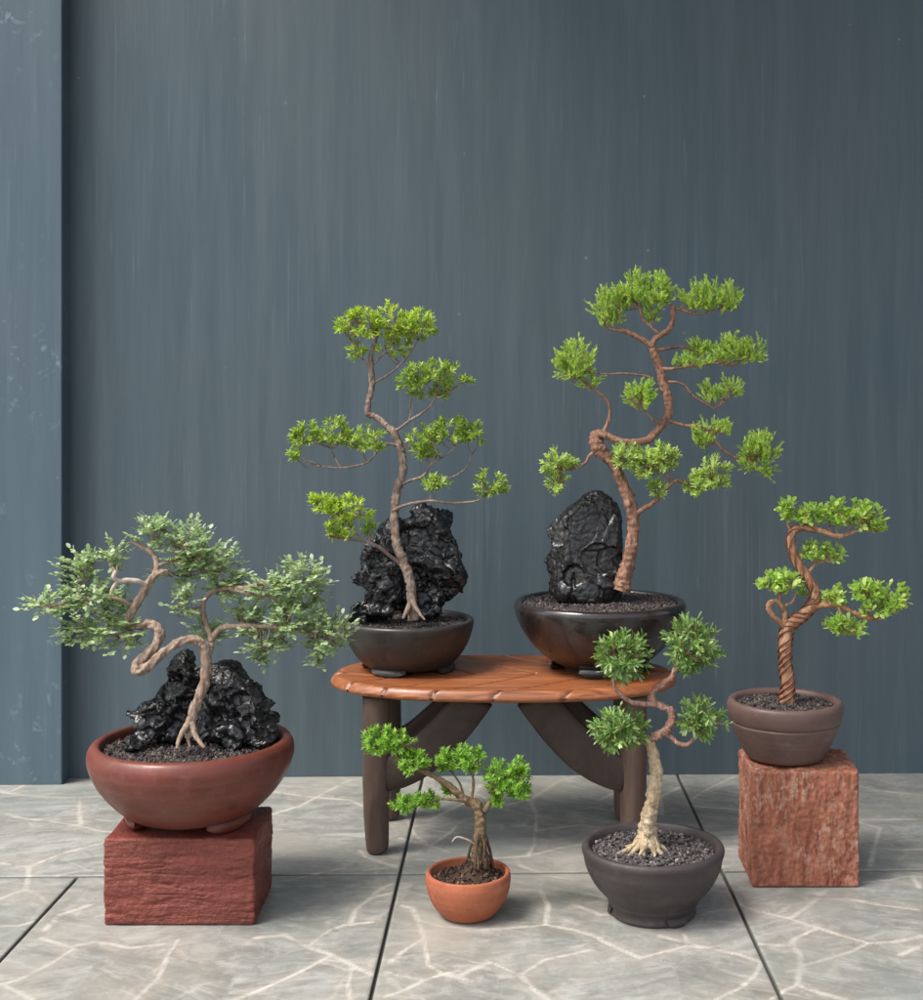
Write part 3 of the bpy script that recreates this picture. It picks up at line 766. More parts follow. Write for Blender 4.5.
LEAFA = leaf('grey_green_leaf', [(0., (0.173, 0.258, 0.129)), (.35, (0.248, 0.332, 0.180)), (.7, (0.339, 0.414, 0.251)), (.93, (0.496, 0.556, 0.390)), (1., (0.301, 0.407, 0.139))], .34, .38, .5, (.95, 1.0, .7))
T = Tree(t, DA, BARKA, LEAFA, {'L': .0112, 'W': .0036, 'fn': fn_pinnate}, 11); T.thin = .86
T.grow([(189, 738, 5.0, -.055), (190, 726, 5.2, -.05), (195, 708, 5.6, -.045), (204, 684, 5.6, -.04), (206.5, 665, 6.0, -.04), (204, 646, 5.6, -.04), (194, 639.5, 4.8, -.045), (180, 642, 4.6, -.05), (163, 653, 4.7, -.055), (148, 666.5, 5.4, -.06), (138, 670.5, 6.2, -.06), (139, 662, 6.0, -.055), (150, 652.5, 5.5, -.045), (158, 641, 5.4, -.035), (159, 630, 5.4, -.03), (150, 624, 5.2, -.025), (138, 626, 4.8, -.02), (128, 623, 4.6, -.02), (132, 612, 4.6, -.02), (141, 597, 4.6, -.02), (147, 586, 4.4, -.02), (154, 576, 4.0, -.02), (162, 572.5, 3.2, -.015), (168, 571, 2.4, -.01)],
       'trunk', 20, 8, .20, 130, ridges=4, ridge_amp=.17, twist=190)
for rows in ([(190, 722, 4.2, -.05), (184, 730, 3.4, -.065), (179, 740, 2.6, -.075), (177, 749, 1.6, -.085)], [(191, 722, 4.2, -.05), (194, 732, 3.4, -.06), (199, 741, 2.8, -.07), (205, 748, 1.6, -.08)], [(190, 724, 3.5, -.05), (188, 738, 2.4, -.06), (190, 748, 1.2, -.07)]):
    T.grow(rows, 'root', 9, 6)
T.grow([(207, 658, 5.0, -.035), (211, 646, 4.0, -.02), (214, 636, 3.6, -.01), (222, 628, 3.4, 0), (240, 626.5, 3.0, .005), (262, 626, 2.6, .0), (285, 628, 2.3, -.01), (305, 632, 1.9, -.01), (325, 638, 1.2, -.01)])
T.grow([(212, 642, 3.2, -.02), (207, 626, 3.0, 0), (203, 611, 2.9, .01), (205, 599, 2.9, .01), (214, 591, 2.9, .01), (228, 588, 2.8, .0), (245, 588, 2.5, -.01), (262, 584, 2.2, -.01), (278, 584, 1.6, -.01), (300, 582, 1., 0)])
T.grow([(228, 588, 2.2, 0), (250, 594, 1.8, -.02), (272, 598, 1.5, -.02), (290, 600, 1., -.02)])
T.grow([(154, 576, 3.6, -.02), (157, 567, 3.2, -.01), (155, 557, 3.0, 0), (147, 550, 2.8, 0), (138, 545, 2.6, 0), (131, 541, 2.0, 0)])
T.grow([(157, 566, 2.4, -.01), (170, 562, 1.9, .0), (190, 560, 1.6, .01), (210, 566, 1.2, .01)])
T.grow([(134, 608, 2.8, -.02), (122, 600, 2.2, -.03), (105, 598, 1.8, -.03), (80, 600, 1.4, -.03), (50, 606, 1.0, -.03)])
T.grow([(128, 622, 2.8, -.02), (115, 620, 2.2, 0), (95, 612, 1.7, .02), (78, 622, 1.1, .02)])
PALE = bark('bleached_deadwood', (.36, .28, .23), (.48, .40, .34), (.40, .33, .27), 130, .4)
T.grow([(146, 584, 2.6, -.02), (138, 581, 2.6, -.03), (128, 580, 2.6, -.035), (120, 581, 2.6, -.04), (114, 577, 2.8, -.045), (116, 571, 2.2, -.045)], mat=PALE)
T.grow([(119, 580, 2.4, -.04), (113, 588, 2.2, -.042), (110, 598, 1.6, -.042)], mat=PALE)
for box, dd, n in (((24, 592, 78, 618), -.03, 22), ((58, 548, 100, 590), 0, 26), ((66, 576, 126, 612), -.02, 34), ((95, 538, 130, 572), 0, 15), ((56, 612, 112, 645), .0, 30),
                   ((88, 615, 146, 656), -.03, 36), ((90, 590, 140, 625), .03, 22), ((132, 514, 172, 550), 0, 24), ((158, 520, 218, 572), .01, 46), ((186, 540, 240, 588), .02, 40),
                   ((166, 586, 204, 620), -.01, 14), ((150, 548, 200, 590), .03, 24), ((205, 566, 250, 602), .02, 26), ((240, 572, 290, 606), -.01, 28), ((274, 556, 330, 600), -.01, 42),
                   ((186, 616, 230, 646), .02, 22), ((222, 604, 275, 642), .02, 32), ((262, 598, 318, 640), -.02, 42), ((300, 608, 354, 656), -.01, 46), ((240, 632, 300, 658), .01, 22), ((306, 640, 330, 670), -.02, 12), ((288, 588, 326, 612), .02, 18), ((250,646,272,668),0,8)):
    T.pad(box, dd, n, up=.35, lo=-.8)

# ================================================================== bonsai at the left of the table (bright green tufts)
c = Vector((-.266, 2.672, 0)); Z0 = TZ-.0035
t = thing('bonsai', 'slender bright green bonsai before a craggy black rock in matte black pot on table', 'bonsai', (c.x, c.y, Z0), BONSAI)
POTB = clay('matte_black_clay', (.030, .025, .022), (.020, .017, .015), (.045, .037, .032), .42, .5, .2)
po = pot(t, c, Z0+.010, [(.084, 0), (.090, .002), (.108, .020), (.124, .046), (.133, .072), (.1365, .088), (.1345, .0945), (.129, .0962), (.124, .0945), (.122, .088), (.118, .06)], POTB)
feet(po, c, Z0, 4, R(-112), R(24), .095, .098, .07, .011, POTB)
soil(t, c, Z0+.094, .122, .0034, GRIT)
DB = c.y
rk = [(P(430, 552, DB+.03), (.072, .055, .085), R(6), 0), (P(432, 522, DB+.03), (.056, .05, .040), R(6), 0), (P(450, 580, DB+.02), (.038, .05, .055), 0, 0), (P(425, 598, DB+.02), (.075, .05, .05), 0, 0), (P(395, 540, DB+.02), (.045, .045, .055), R(25), 0),
      (P(386, 585, DB-.02), (.056, .042, .055), R(10), 0), (P(358, 578, DB+.0), (.024, .026, .022), R(-20), 0), (P(372, 555, DB+.0), (.026, .028, .03), 0, 0), (P(378, 612, DB-.02), (.058, .04, .028), 0, 0)]
rock(t, rk, .0025, craggy(.0110, 34), ROCKG, chips=90)
BARKB = bark('brown_bark', (.055, .037, .030), (.33, .25, .20), (.18, .105, .085), 150, .8)
LEAFB = leaf('bright_green_leaf', [(0., (0.151, 0.249, 0.039)), (.4, (0.267, 0.380, 0.058)), (.75, (0.390, 0.489, 0.076)), (1., (0.544, 0.598, 0.111))], .42, .42, .45)
LEAFB2 = leaf('mid_green_leaf', [(0., (0.122, 0.218, 0.040)), (.4, (0.202, 0.310, 0.060)), (.75, (0.295, 0.397, 0.086)), (1., (0.432, 0.503, 0.158))], .40, .42, .5)
KB = {'L': .0138, 'W': .0023, 'fn': whorl('lance', 3, 4, 1.05, 3, gap=.28)}
T = Tree(t, DB, BARKB, LEAFB, KB, 21); T.thin = .84
T.grow([(414, 620, 7.5, -.07), (412, 602, 6.0, -.07), (410, 580, 5.6, -.068), (403, 562, 6.0, -.06), (397, 545, 5.6, -.055), (395, 528, 5.2, -.05), (395, 508, 5.0, -.045), (398, 488, 4.9, -.04), (403, 470, 4.6, -.035), (401, 450, 4.4, -.03), (394, 433, 4.6, -.03), (386, 425, 3.8, -.025), (376, 417, 3.5, -.02), (368, 413, 3.8, -.02), (369, 400, 3.3, -.02), (372, 385, 3.4, -.02), (371, 368, 3.8, -.02), (372, 352, 2.6, -.02), (378, 335, 1.4, -.02)],
       'trunk', 14, 8, .32, 115)
for rows in ([(411, 590, 4, -.072), (414, 604, 3, -.085), (420, 614, 2, -.095), (425, 620, 1.2, -.1)], [(412, 600, 4, -.07), (407, 611, 3, -.085), (403, 619, 1.5, -.095)]): T.grow(rows, 'root', 8, 6)
T.grow([(392, 432, 2.16, -.03), (400, 428, 1.87, -.035), (409, 421, 1.66, -.04), (422, 413, 1.44, -.045), (432, 404, 1.08, -.05), (436, 394, 1., -.05)])
T.grow([(409, 421, 1.15, -.04), (411, 412, 0.94, -.04), (410, 403, 1., -.04), (416, 392, 0.58, -.04)])
T.grow([(372, 384, 1.58, -.02), (389, 374, 1.30, -.02), (403, 362, 1.08, -.015), (411, 352, 0.79, -.01), (418, 340, 0.58, -.01)])
T.grow([(371, 368, 1.44, -.02), (362, 358, 1.15, -.025), (356, 345, 0.86, -.03)])
T.grow([(372, 366, 1.44, -.02), (385, 352, 1.08, -.03), (394, 340, 1., -.035)])
T.grow([(399, 446, 1.87, -.03), (385, 444, 1.73, -.045), (377, 452, 1.58, -.06), (366, 463, 1.51, -.07), (342, 468, 1.30, -.075), (322, 466, 0.86, -.075)])
T.grow([(341, 468, 0.94, -.075), (335, 458, 1., -.07), (330, 448, 0.58, -.07)]); T.grow([(366, 463, 1.01, -.07), (362, 452, 1., -.06), (352, 444, 0.58, -.06)])
T.grow([(402, 484, 2.02, -.04), (412, 480, 1.73, -.045), (423, 476, 1.51, -.05), (432, 464, 1.30, -.05), (446, 455, 1.01, -.05), (457, 446, 0.65, -.05)])
T.grow([(426, 473, 1.08, -.05), (448, 478, 0.86, -.05), (466, 468, 1., -.045), (472, 454, 0.58, -.04)])
T.grow([(392, 511, 2.16, -.05), (406, 505, 1.87, -.06), (430, 501, 1.58, -.07), (453, 503, 1.37, -.07), (476, 501, 1.15, -.07), (486, 495, 1., -.07)])
T.grow([(402, 566, 2.16, -.062), (389, 555, 2.02, -.075), (377, 546, 1.87, -.085), (363, 541, 1.58, -.09), (345, 539, 1.22, -.09), (328, 536, 1., -.09)])
T.grow([(363, 541, 1.01, -.09), (352, 528, 1., -.09), (340, 515, 0.58, -.09)])
T.grow([(430, 501, 0.72, -.07), (431, 490, 0.58, -.07)])
for box, dd, n, u in (((340, 304, 384, 344), -.03, 36, .5), ((370, 303, 412, 345), -.02, 36, .5), ((395, 307, 438, 346), -.01, 36, .5), ((332, 316, 352, 335), -.03, 7, .4), ((346, 340, 368, 364), -.03, 10, .4), ((368, 335, 418, 362), .01, 16, .4),
                   ((395, 360, 432, 396), -.05, 24, .5), ((420, 357, 461, 392), -.045, 28, .5), ((408, 378, 458, 402), -.03, 16, .3), ((456, 376, 474, 386), -.04, 4, .3),
                   ((289, 420, 322, 452), -.075, 22, .6), ((312, 416, 352, 450), -.07, 26, .6), ((340, 424, 388, 456), -.06, 30, .6), ((288, 444, 304, 463), -.075, 6, .4),
                   ((402, 424, 440, 452), -.05, 22, .5), ((432, 414, 468, 448), -.05, 25, .6), ((456, 420, 488, 446), -.045, 19, .6), ((412, 440, 440, 462), -.05, 11, .4),
                   ((421, 474, 450, 494), -.07, 12, .5), ((474, 468, 508, 502), -.07, 24, .6),
                   ((308, 486, 342, 518), -.09, 24, .7), ((325, 494, 374, 528), -.09, 34, .7), ((322, 518, 362, 542), -.085, 16, .5), ((360, 520, 384, 540), -.08, 8, .5)):
    T.leafm = LEAFB if box[1] < 350 or box[0] < 345 and box[1] > 480 else LEAFB2
    T.pad(box, dd, n, up=u, lo=-.62)

# ================================================================== juniper at the right of the table
c = Vector((.133, 2.668, 0))
t = thing('bonsai', 'tall needle-leaved bonsai with crooked red-brown trunk in a glossy black bowl on table', 'bonsai', (c.x, c.y, Z0), BONSAI)
POTC = clay('glossy_black_glaze', (.017, .013, .012), (.012, .010, .010), (.032, .020, .017), .2, .6, .07)
po = pot(t, c, Z0+.017, [(.088, 0), (.097, .002), (.122, .020), (.150, .050), (.169, .082), (.178, .108), (.1785, .120), (.174, .1275), (.166, .128), (.161, .124), (.159, .115), (.15, .08)], POTC)
feet(po, c, Z0, 4, R(-100), R(20), .101, .104, .075, .018, POTC)
soil(t, c, Z0+.138, .160, .0033, GRIT, .006)
DC = c.y
rk = [(P(587, 545, DC+.0), (.082, .058, .116), R(5), 0), (P(598, 522, DC+.01), (.052, .05, .070), R(-4), 0), (P(562, 565, DC+.0), (.040, .045, .060), R(6), 0), (P(562, 530, DC+.0), (.034, .04, .034), R(-30), 0), (P(585, 590, DC-.01), (.080, .05, .04), 0, 0), (P(608, 555, DC+.01), (.036, .045, .085), R(-2), 0)]
rock(t, rk, .0023, slaty(.0048), ROCKS, planes=[((.12, -1, .10), .042), ((-.75, -.65, .12), .062), ((.85, -.5, .05), .066), ((-.66, -.2, .72), .076), ((-.2, -.6, .78), .088), ((.55, -.25, .8), .108), ((.35, -.9, .2), .047), ((-1, -.1, .1), .092), ((1, .1, .1), .088)], chips=14)
BARKC = bark('red_brown_bark', (.060, .028, .020), (.40, .225, .150), (.21, .095, .062), 170, 1.0)
LEAFC = leaf('juniper_needle', [(0., (0.175, 0.283, 0.061)), (.4, (0.283, 0.431, 0.095)), (.8, (0.455, 0.582, 0.140)), (1., (0.650, 0.715, 0.223))], .34, .45, .4)
T = Tree(t, DC, BARKC, LEAFC, {'L': .032, 'W': .0015, 'fn': fn_juniper}, 31); T.thin = .85
T.grow([(621, 590, 12, -.03), (624, 578, 9.6, -.03), (628, 562, 7.6, -.03), (632, 542, 6.9, -.03), (634, 526, 6.8, -.03), (631, 508, 7.2, -.03), (624, 486, 6.4, -.03), (614, 467, 6.0, -.03), (606, 456, 7.0, -.03), (598, 447, 8.2, -.03), (597, 437, 7.2, -.03), (604, 434.5, 5.0, -.035), (613, 439, 4.2, -.04), (627, 442, 3.9, -.045), (646, 440.5, 4.1, -.045), (659, 429, 4.6, -.04), (667, 415, 4.9, -.035), (668, 399, 5.3, -.03), (663, 381, 5.6, -.025), (659, 365, 5.2, -.02), (653, 351, 4.6, -.02), (654, 341, 3.6, -.02), (661, 335, 3.2, -.02), (669, 329, 3.1, -.02), (673, 319, 2.9, -.02), (672.5, 306, 3.2, -.02)],
       'trunk', 18, 8, .30, 125, ridges=3, ridge_amp=.12, twist=60)
T.grow([(603, 434, 3.0, -.03), (607, 424, 2.4, -.03), (610, 413, 2.2, -.03), (607, 401, 1.9, -.03), (598, 392, 1.6, -.03), (587, 382, 1.1, -.03)])
T.grow([(651, 378, 1.8, -.02), (640, 375, 1.4, -.025), (624, 373.5, 1.2, -.03), (606, 374, 1.0, -.03), (590, 372, .8, -.03)])
T.grow([(653, 346, 4.0, -.02), (645, 341, 3.6, -.02), (634, 335, 3.2, -.025), (624, 331, 2.8, -.03), (612, 329, 1.8, -.03), (602, 324, 1., -.03)])
T.grow([(661, 336, 2.0, -.02), (650, 326, 1.8, -.02), (642, 318, 1.4, -.02), (640, 308, 1., -.02)])
T.grow([(672, 307, 2.4, -.02), (682, 310, 1.9, -.02), (694, 314, 1.5, -.02), (706, 313, 1., -.02), (722, 308, .7, -.02)])
T.grow([(659, 368, 2.6, -.02), (668, 369, 2.1, -.03), (684, 367, 1.8, -.035), (700, 365, 1.4, -.04), (720, 363, .9, -.04)])
T.grow([(656, 350, 2.2, -.02), (670, 348, 1.8, -.01), (684, 347, 1.5, 0), (700, 352, 1.1, 0), (722, 350, .8, 0)])
T.grow([(667, 382, 1.8, -.025), (676, 382, 1.6, -.03), (685, 386, 1.5, -.03), (692, 395, 1.4, -.03), (703, 402, 1.2, -.03), (714, 409, .8, -.03)])
T.grow([(667, 419, 2.6, -.035), (675, 423, 2.2, -.04), (688, 426, 2.0, -.045), (702, 426, 1.8, -.045), (712, 436, 1.7, -.045), (722, 449, 1.6, -.045), (734, 457, 1.4, -.045), (748, 459, 1.2, -.045), (764, 456, .8, -.045)])
T.grow([(594, 452, 2.2, -.03), (589, 456, 1.8, -.035), (585, 463, 1.5, -.04), (574, 469, 1.1, -.04), (560, 470, .8, -.04)])
T.grow([(634, 516, 3.4, -.03), (643, 509, 2.8, -.04), (653, 503, 2.6, -.05), (664, 492, 2.4, -.055), (673, 482, 2.2, -.06), (680, 481, 2.0, -.06), (691, 486, 1.7, -.06), (706, 490, 1., -.06)])
T.grow([(673, 483, 1.6, -.06), (664, 474, 1.3, -.065), (650, 466, 1.1, -.065), (632, 460, .8, -.065)])
T.grow([(660, 424, 2.0, -.045), (652, 419, 1.5, -.06), (645, 412, 1., -.06)])
for box, dd, n, u, L in (((590, 290, 628, 333), -.03, 24, .9, .95), ((606, 284, 632, 312), -.02, 12, .9, .9), ((622, 270, 650, 312), -.02, 20, 1.0, 1), ((640, 272, 674, 314), -.02, 22, 1.0, 1), ((634, 302, 664, 328), -.01, 9, .5, .8),
                   ((678, 282, 712, 316), -.02, 22, .8, .9), ((698, 280, 730, 318), -.02, 20, .8, .9), ((718, 284, 745, 316), -.02, 15, .7, .9),
                   ((554, 340, 600, 382), -.03, 34, 1.0, 1), ((552, 366, 590, 384), -.03, 9, .2, .8), ((578, 372, 602, 396), -.03, 8, .2, .8),
                   ((626, 378, 656, 418), -.055, 22, .4, .95), ((686, 338, 714, 362), -.0, 16, .7, .8), ((674, 350, 720, 372), -.03, 15, .5, .8), ((712, 336, 750, 372), -.03, 24, .7, .95), ((736, 338, 766, 368), -.03, 16, .6, .9),
                   ((700, 378, 728, 406), -.03, 13, .8, .8), ((720, 374, 743, 404), -.03, 12, .8, .8),
                   ((690, 418, 732, 440), -.045, 17, .7, .8), ((688, 430, 716, 456), -.045, 12, .1, .8), ((740, 434, 781, 468), -.045, 26, .8, 1), ((736, 452, 760, 476), -.045, 9, .3, .8), ((756, 460, 778, 482), -.045, 6, -.4, .8)):
    T.pad(box, dd, n, up=u, lo=-.55, L=L)
KC2 = {'L': .0125, 'W': .0021, 'fn': whorl('spat', 4, 5, .95, 3, gap=.35)}
LEAFC2 = leaf('juniper_young_shoot', [(0., (0.210, 0.315, 0.101)), (.5, (0.332, 0.454, 0.143)), (1., (0.560, 0.618, 0.244))], .34, .45, .4)
T.kind = KC2; T.leafm = LEAFC2
for box, dd, n in (((539, 448, 574, 478), -.04, 26), ((546, 470, 570, 497), -.04, 14), ((611, 442, 640, 472), -.065, 26), ((630, 446, 662, 482), -.065, 34), ((652, 440, 679, 476), -.065, 30), ((648, 478, 668, 500), -.06, 12), ((682, 470, 712, 500), -.06, 24), ((698, 456, 733, 494), -.06, 34), ((566,458,578,472),-.04,5)):
    T.pad(box, dd, n, up=.5, lo=-.7)

# ================================================================== tiny bonsai in terracotta
c = Vector((-.117, 2.212, 0))
t = thing('bonsai', 'tiny bonsai with fine fresh green leaves in a small orange terracotta pot on the floor', 'bonsai', (c.x, c.y, 0), BONSAI)
POTD = clay('orange_terracotta', (.33, .100, .046), (.245, .070, .036), (.40, .145, .078), .72, .3, .4)
pot(t, c, .0008, [(.034, 0), (.042, .0013), (.048, .005), (.0605, .020), (.0690, .038), (.0728, .054), (.0738, .064), (.0725, .0728), (.0695, .0758), (.0655, .0745), (.064, .069), (.060, .055)], POTD, .006, n=6)
soil(t, c, .064, .063, .0036, EARTH, .002, .4, Vector((c.x+.012, c.y, 0)), .034, .036)
DD = c.y
BARKD = bark('rough_brown_bark', (.085, .055, .032), (.23, .165, .095), (.15, .095, .055), 150, .9)
LEAFD = leaf('fresh_green_leaf', [(0., (0.103, 0.223, 0.041)), (.4, (0.172, 0.328, 0.055)), (.8, (0.253, 0.426, 0.079)), (1., (0.380, 0.522, 0.150))], .42, .42, .45)
T = Tree(t, DD, BARKD, LEAFD, {'L': .0092, 'W': .0015, 'fn': whorl('lance', 4, 5, 1.15, 4, gap=.32)}, 41); T.thin = .88
T.grow([(480, 862, 10, 0), (480, 850, 8.2, 0), (480, 838, 7.2, 0), (480, 825, 6.6, 0), (479, 812, 6.0, 0), (476, 805, 6.0, 0), (470, 802, 4.6, 0), (462, 797, 4.2, -.005), (450, 787, 3.6, -.01), (437, 778, 3.0, -.015), (423, 771, 2.4, -.02), (408, 764, 1.5, -.02), (392, 752, 1., -.02)],
       'trunk', 14, 7, .30, 130, ridges=5, ridge_amp=.16, twist=60)
ROOTD = bark('dark_root', (.040, .024, .016), (.12, .075, .045), (.07, .043, .027), 160, .9)
for i in range(18):
    a = i*.83+T.rng.uniform(0, .4); r0 = T.rng.uniform(3, 6); r1 = T.rng.uniform(7, 18); h0 = T.rng.uniform(834, 854)
    x = lambda r: 480+r*math.cos(a); dy = lambda r: -r*math.sin(a)*.0017
    wv = T.rng.normal(0, 2, 3)
    T.grow([(x(r0), h0, 2.2, dy(r0)), (x((r0+r1)*.4)+wv[0], h0+9+wv[1], 1.8, dy((r0+r1)*.45)), (x(r1*.8), 860+wv[2], 1.5, dy(r1*.8)), (x(r1), 870, .9, dy(r1))], 'root', 6, 4, .3, 200, ROOTD)
T.grow([(477, 846, 1.3, -.006), (468, 840, 1.1, -.016), (457, 837, 1., -.022), (452, 842, .7, -.022)], 'root', 6, 5, mat=PALE)
T.grow([(484, 812, 4.2, 0), (489, 803, 3.2, .005), (497, 795, 2.4, .005), (506, 789, 1.5, .005), (516, 784, .9, .005)])
T.grow([(470, 802, 2.2, 0), (458, 800, 1.8, -.015), (444, 799, 1.5, -.02), (430, 801, 1.1, -.025), (408, 806, .7, -.025)])
T.grow([(471, 801, 2.2, 0), (473, 790, 1.7, 0), (473, 778, 1.3, 0), (468, 766, .9, 0)])
T.grow([(464, 797, 1.6, 0), (460, 784, 1.2, .01), (452, 772, .9, .01)])
for box, dd, n in (((360, 724, 400, 758), -.02, 46), ((384, 728, 416, 758), -.02, 26), ((393, 748, 432, 776), -.02, 40), ((434, 748, 462, 776), 0, 36), ((448, 744, 486, 774), .005, 46), ((483, 757, 516, 800), .005, 56), ((502, 756, 534, 806), .005, 60), ((488, 790, 506, 808), .005, 12), ((390, 795, 420, 814), -.025, 24), ((412, 790, 442, 812), -.02, 24), ((440, 784, 458, 796), 0, 8)):
    T.pad(box, dd, n, up=.45, lo=-.7)

# ================================================================== ball-clump bonsai in the dark round pot
c = Vector((.203, 2.222, 0))
t = thing('bonsai', 'bonsai with four round dark green leaf balls in dark grey pot on floor', 'bonsai', (c.x, c.y, 0), BONSAI)
POTE = clay('charcoal_clay', (.042, .033, .033), (.032, .026, .027), (.058, .047, .046), .55, .4, .2)
po = pot(t, c, .0008, [(.066, .0), (.072, .001), (.0745, .004), (.0735, .011), (.0745, .016), (.078, .022), (.0795, .027), (.085, .034), (.103, .055), (.116, .080), (.1205, .099), (.1235, .109), (.1225, .116), (.118, .1195), (.112, .1185), (.1085, .113), (.106, .104), (.10, .08)], POTE, .005, n=6)
feet(po, c, .0006, 3, R(-62), R(16), .0765, .079, .06, .010, POTE)
soil(t, c, .107, .107, .0040, GRITG, .003)
DE = c.y
BARKE = bark('pale_corky_bark', (.15, .098, .055), (.54, .44, .30), (.38, .28, .17), 170, 1.0)
BARKE2 = bark('pink_brown_bark', (.10, .045, .034), (.47, .29, .22), (.28, .13, .095), 180, 1.0)
LEAFE = leaf('dark_green_leaf', [(0., (0.067, 0.138, 0.039)), (.45, (0.119, 0.218, 0.058)), (.8, (0.202, 0.310, 0.092)), (1., (0.347, 0.431, 0.174))], .30, .36, .5)
T = Tree(t, DE, BARKE, LEAFE, {'L': .0158, 'W': .0021, 'fn': whorl('spat', 3, 4, 1.1, 3, gap=.36)}, 51); T.thin = .86
T.grow([(647, 849, 13, 0), (647, 840, 11.5, 0), (647.5, 830, 10.2, 0), (649, 818, 9.0, 0), (652, 803, 8.0, 0), (655, 788, 7.4, 0), (656.5, 772, 7.0, 0), (654, 757, 6.4, 0), (651, 746, 5.6, 0), (649, 740, 4.6, 0)],
       'trunk', 16, 8, .30, 95, ridges=5, ridge_amp=.10, twist=20)
for a, ln in ((200, 34), (228, 30), (262, 20), (290, 22), (318, 26), (350, 22), (30, 18), (150, 26), (90, 16), (245, 24), (305, 15), (180, 24)):
    a = R(a); cs, sn = math.cos(a), math.sin(a)
    wv = T.rng.normal(0, 1.5, 4)
    q = [(647+cs*4, 833, 4.6, sn*.008), (647+cs*10+wv[0], 842, 3.8, sn*.020), (647+cs*ln*.62+wv[1], 848+wv[2]*.4, 2.8, sn*ln*.0011), (647+cs*ln, 851, 1.3, sn*ln*.0017)]
    q = [(x, y-(d*.33*F/DE if d else 0), r, d) for x, y, r, d in q]
    T.grow(q, 'root', 8, 6, .25, 130)
T.bark = BARKE2
T.grow([(649, 742, 5.0, 0), (654, 737.5, 5.0, -.002), (662, 733, 4.8, -.004), (669, 726, 4.5, -.006), (672, 716, 4.3, -.006), (669, 709.5, 4.2, -.006), (662, 706, 4.0, -.004), (655, 703, 4.2, -.002), (652, 697, 3.8, 0), (655, 689, 3.5, .002), (663, 684, 3.4, .003), (671, 677, 3.3, .004), (676, 667, 2.9, .005), (681, 655, 1.6, .005), (690, 644, 1., .005)], seg=16, rough=.60, freq=120)
T.grow([(655, 704, 3.6, -.002), (646, 704, 3.2, -.006), (636, 703, 3.0, -.01), (626, 699, 2.8, -.012), (618, 692, 2.5, -.014), (614, 683, 2.0, -.015), (617, 668, 1.1, -.015)], rough=.25)
T.grow([(664, 733, 3.6, 0), (671, 737, 3.0, -.004), (678, 743, 2.7, -.008), (686, 745, 2.4, -.01), (692, 741, 2.0, -.012), (700, 730, 1.2, -.012), (722, 722, .9, -.012)], rough=.25)
T.grow([(655, 740, 2.4, 0), (642, 738, 1.8, -.008), (628, 733, 1.2, -.01)], rough=.25)
for box, dd, n, lo in (((594, 628, 652, 683), -.015, 66, -.95), ((662, 615, 721, 674), .005, 70, -.95), ((590, 707, 648, 751), -.012, 58, -.95), ((678, 696, 727, 739), -.012, 46, -.9)):
    T.pad(box, dd, n, up=.12, lo=lo)

# ================================================================== wired bonsai on the tall block
c = Vector((.4715, 2.425, 0)); Z0 = .2155
t = thing('bonsai', 'light green bonsai with copper-wired zigzag trunk in brown pot on the tall block', 'bonsai', (c.x, c.y, Z0), BONSAI)
POTF = clay('mauve_brown_clay', (.112, .066, .055), (.088, .053, .045), (.140, .088, .074), .5, .4, .12)
pot(t, c, Z0, [(.060, 0), (.067, .001), (.074, .006), (.083, .022), (.093, .044), (.1005, .061), (.1025, .0675), (.1010, .0705), (.1040, .074), (.1075, .086), (.1085, .098), (.1068, .1060), (.102, .110), (.095, .1090), (.0915, .104), (.090, .095), (.084, .07)], POTF, .005, n=6)
soil(t, c, Z0+.100, .090, .0032, GRIT, .003)
DF = c.y
BARKF = bark('tan_bark', (.13, .050, .026), (.46, .265, .155), (.30, .135, .075), 120, .7)
LEAFF = leaf('light_green_leaf', [(0., (0.171, 0.295, 0.066)), (.4, (0.263, 0.414, 0.095)), (.8, (0.395, 0.524, 0.147)), (1., (0.685, 0.718, 0.356))], .42, .36, .5)
T = Tree(t, DF, BARKF, LEAFF, {'L': .0142, 'W': .0043, 'fn': whorl('round', 2, 3, 1.05, 2, gap=.55)}, 61); T.thin = .86
T.grow([(787, 704, 9.0, 0), (787.5, 694, 7.8, 0), (787.5, 682, 7.2, 0), (786, 668, 7.0, 0), (785, 654, 7.0, 0), (785.5, 640, 7.2, 0), (788, 628, 7.4, 0), (796, 620, 6.8, -.004), (804, 614.5, 6.4, -.006), (811, 606, 6.4, -.006), (815, 598, 5.8, -.004), (813, 588, 5.4, 0), (807, 578, 5.2, 0), (800, 567, 5.0, 0), (794, 556, 4.8, 0), (791, 545, 4.6, 0), (791, 535, 4.4, 0), (796, 529, 4.0, -.002), (806, 527.5, 3.6, -.006), (822, 531, 3.2, -.01), (836, 536, 2.8, -.012), (848, 534, 2.0, -.014), (862, 529, 1.2, -.015)],
       'trunk', 14, 8, .10, 70, ridges=3, ridge_amp=.09, twist=110)
T.grow([(812, 607, 4.2, -.006), (824, 605, 3.8, -.012), (838, 605, 3.5, -.018), (850, 611, 3.3, -.022), (862, 616, 3.0, -.025), (876, 618.5, 2.6, -.026), (886, 616, 1.6, -.026), (896, 608, 1., -.026)])
T.grow([(784, 625, 4.0, -.004), (777, 620, 3.6, -.01), (770, 612, 3.4, -.014), (769, 605, 3.2, -.016), (774, 601, 3.0, -.014), (780, 604, 3.0, -.01), (784, 612, 3.2, -.006), (785, 622, 3.6, -.004)])
T.grow([(779, 604, 2.2, -.01), (780, 597, 1.8, -.012), (776, 588, 1.2, -.012)]); T.grow([(783, 606, 1.8, -.008), (792, 602, 1.5, -.012), (796, 592, 1., -.012)])
T.grow([(806, 576, 2.0, 0), (814, 566, 1.6, .004), (824, 560, 1.2, .006)])
T.grow([(792, 534, 2.0, 0), (788, 524, 1.5, 0), (786, 514, 1., 0)])
T.grow([(838, 606, 2.0, -.018), (842, 618, 1.6, -.03), (842, 626, 1., -.035)])
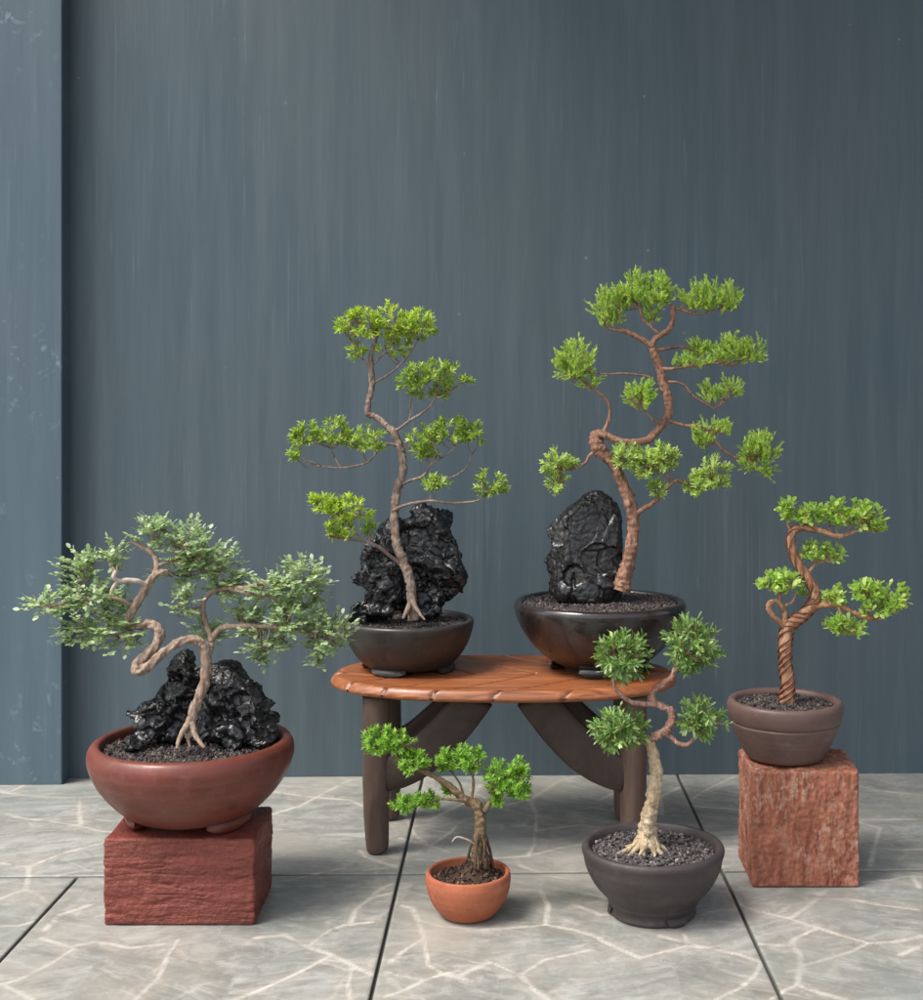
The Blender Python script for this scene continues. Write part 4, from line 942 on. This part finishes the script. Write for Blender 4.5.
# wire coils: two strands wound up the trunk, a sub-part of it
WIRE = NT('copper_wire'); v = WIRE.coord(); WIREM = WIRE.done(WIRE.bsdf(WIRE.mix(WIRE.ramp(WIRE.noise(v, 40, 3), [(.35, 0.), (.65, 1.)]), (.095, .030, .017), (.20, .065, .036)), .42, None, .5))
def coil(rows, turns_per_m, phase, rw, name):
    mb = MB(); pts = []; s = 0; prev = None; nrm = None
    for i, r in enumerate(rows):
        p = Vector(r[:3]); tdir = (Vector(rows[min(i+1, len(rows)-1)][:3])-Vector(rows[max(i-1, 0)][:3])).normalized()
        if prev is not None: s += (p-prev).length
        prev = p
        if nrm is None: nrm = tdir.orthogonal().normalized()
        nrm = (nrm-tdir*nrm.dot(tdir)).normalized(); b = tdir.cross(nrm); a = phase+2*math.pi*turns_per_m*s
        q = p+(nrm*math.cos(a)+b*math.sin(a))*(r[3]*1.03+rw*.55); pts.append((*q, rw))
    tube(mb, pts, 7); return mb.build(name, WIREM, T.trunk)
fine_rows = crom([tuple(r) for r in T.trunk_rows[3:10*12+1:4]], 8)
for ph in (0, 1.05, 2.2, 3.2, 4.3): coil(fine_rows, 14, ph, .0018, 'wire')
hi = crom([tuple(r) for r in T.trunk_rows[9*12:19*12:4]], 8)
[coil(hi, 8, q, .0013, 'wire') for q in (0, 1.6, 3.2, 4.7)]
for box, dd, n, L in (((777, 497, 802, 526), 0, 22, .95), ((796, 502, 828, 530), -.006, 26, 1), ((822, 499, 856, 532), -.012, 30, 1), ((846, 500, 882, 538), -.015, 30, 1.05), ((868, 510, 888, 538), -.015, 9, 1.1),
                   ((798, 540, 824, 566), .004, 22, .85), ((818, 542, 846, 568), .006, 22, .85), ((758, 570, 784, 596), -.012, 22, .95), ((774, 570, 800, 598), -.012, 24, .95), ((796, 580, 812, 602), .01, 7, .8),
                   ((822, 586, 846, 612), -.02, 20, .9), ((850, 578, 884, 606), -.026, 30, 1), ((876, 582, 910, 618), -.026, 30, 1), ((856, 600, 898, 620), -.03, 14, .9), ((823, 614, 846, 636), -.035, 18, .95), ((838, 616, 867, 641), -.035, 20, .95)):
    T.pad(box, dd, n, up=.55, lo=-.5, L=L)
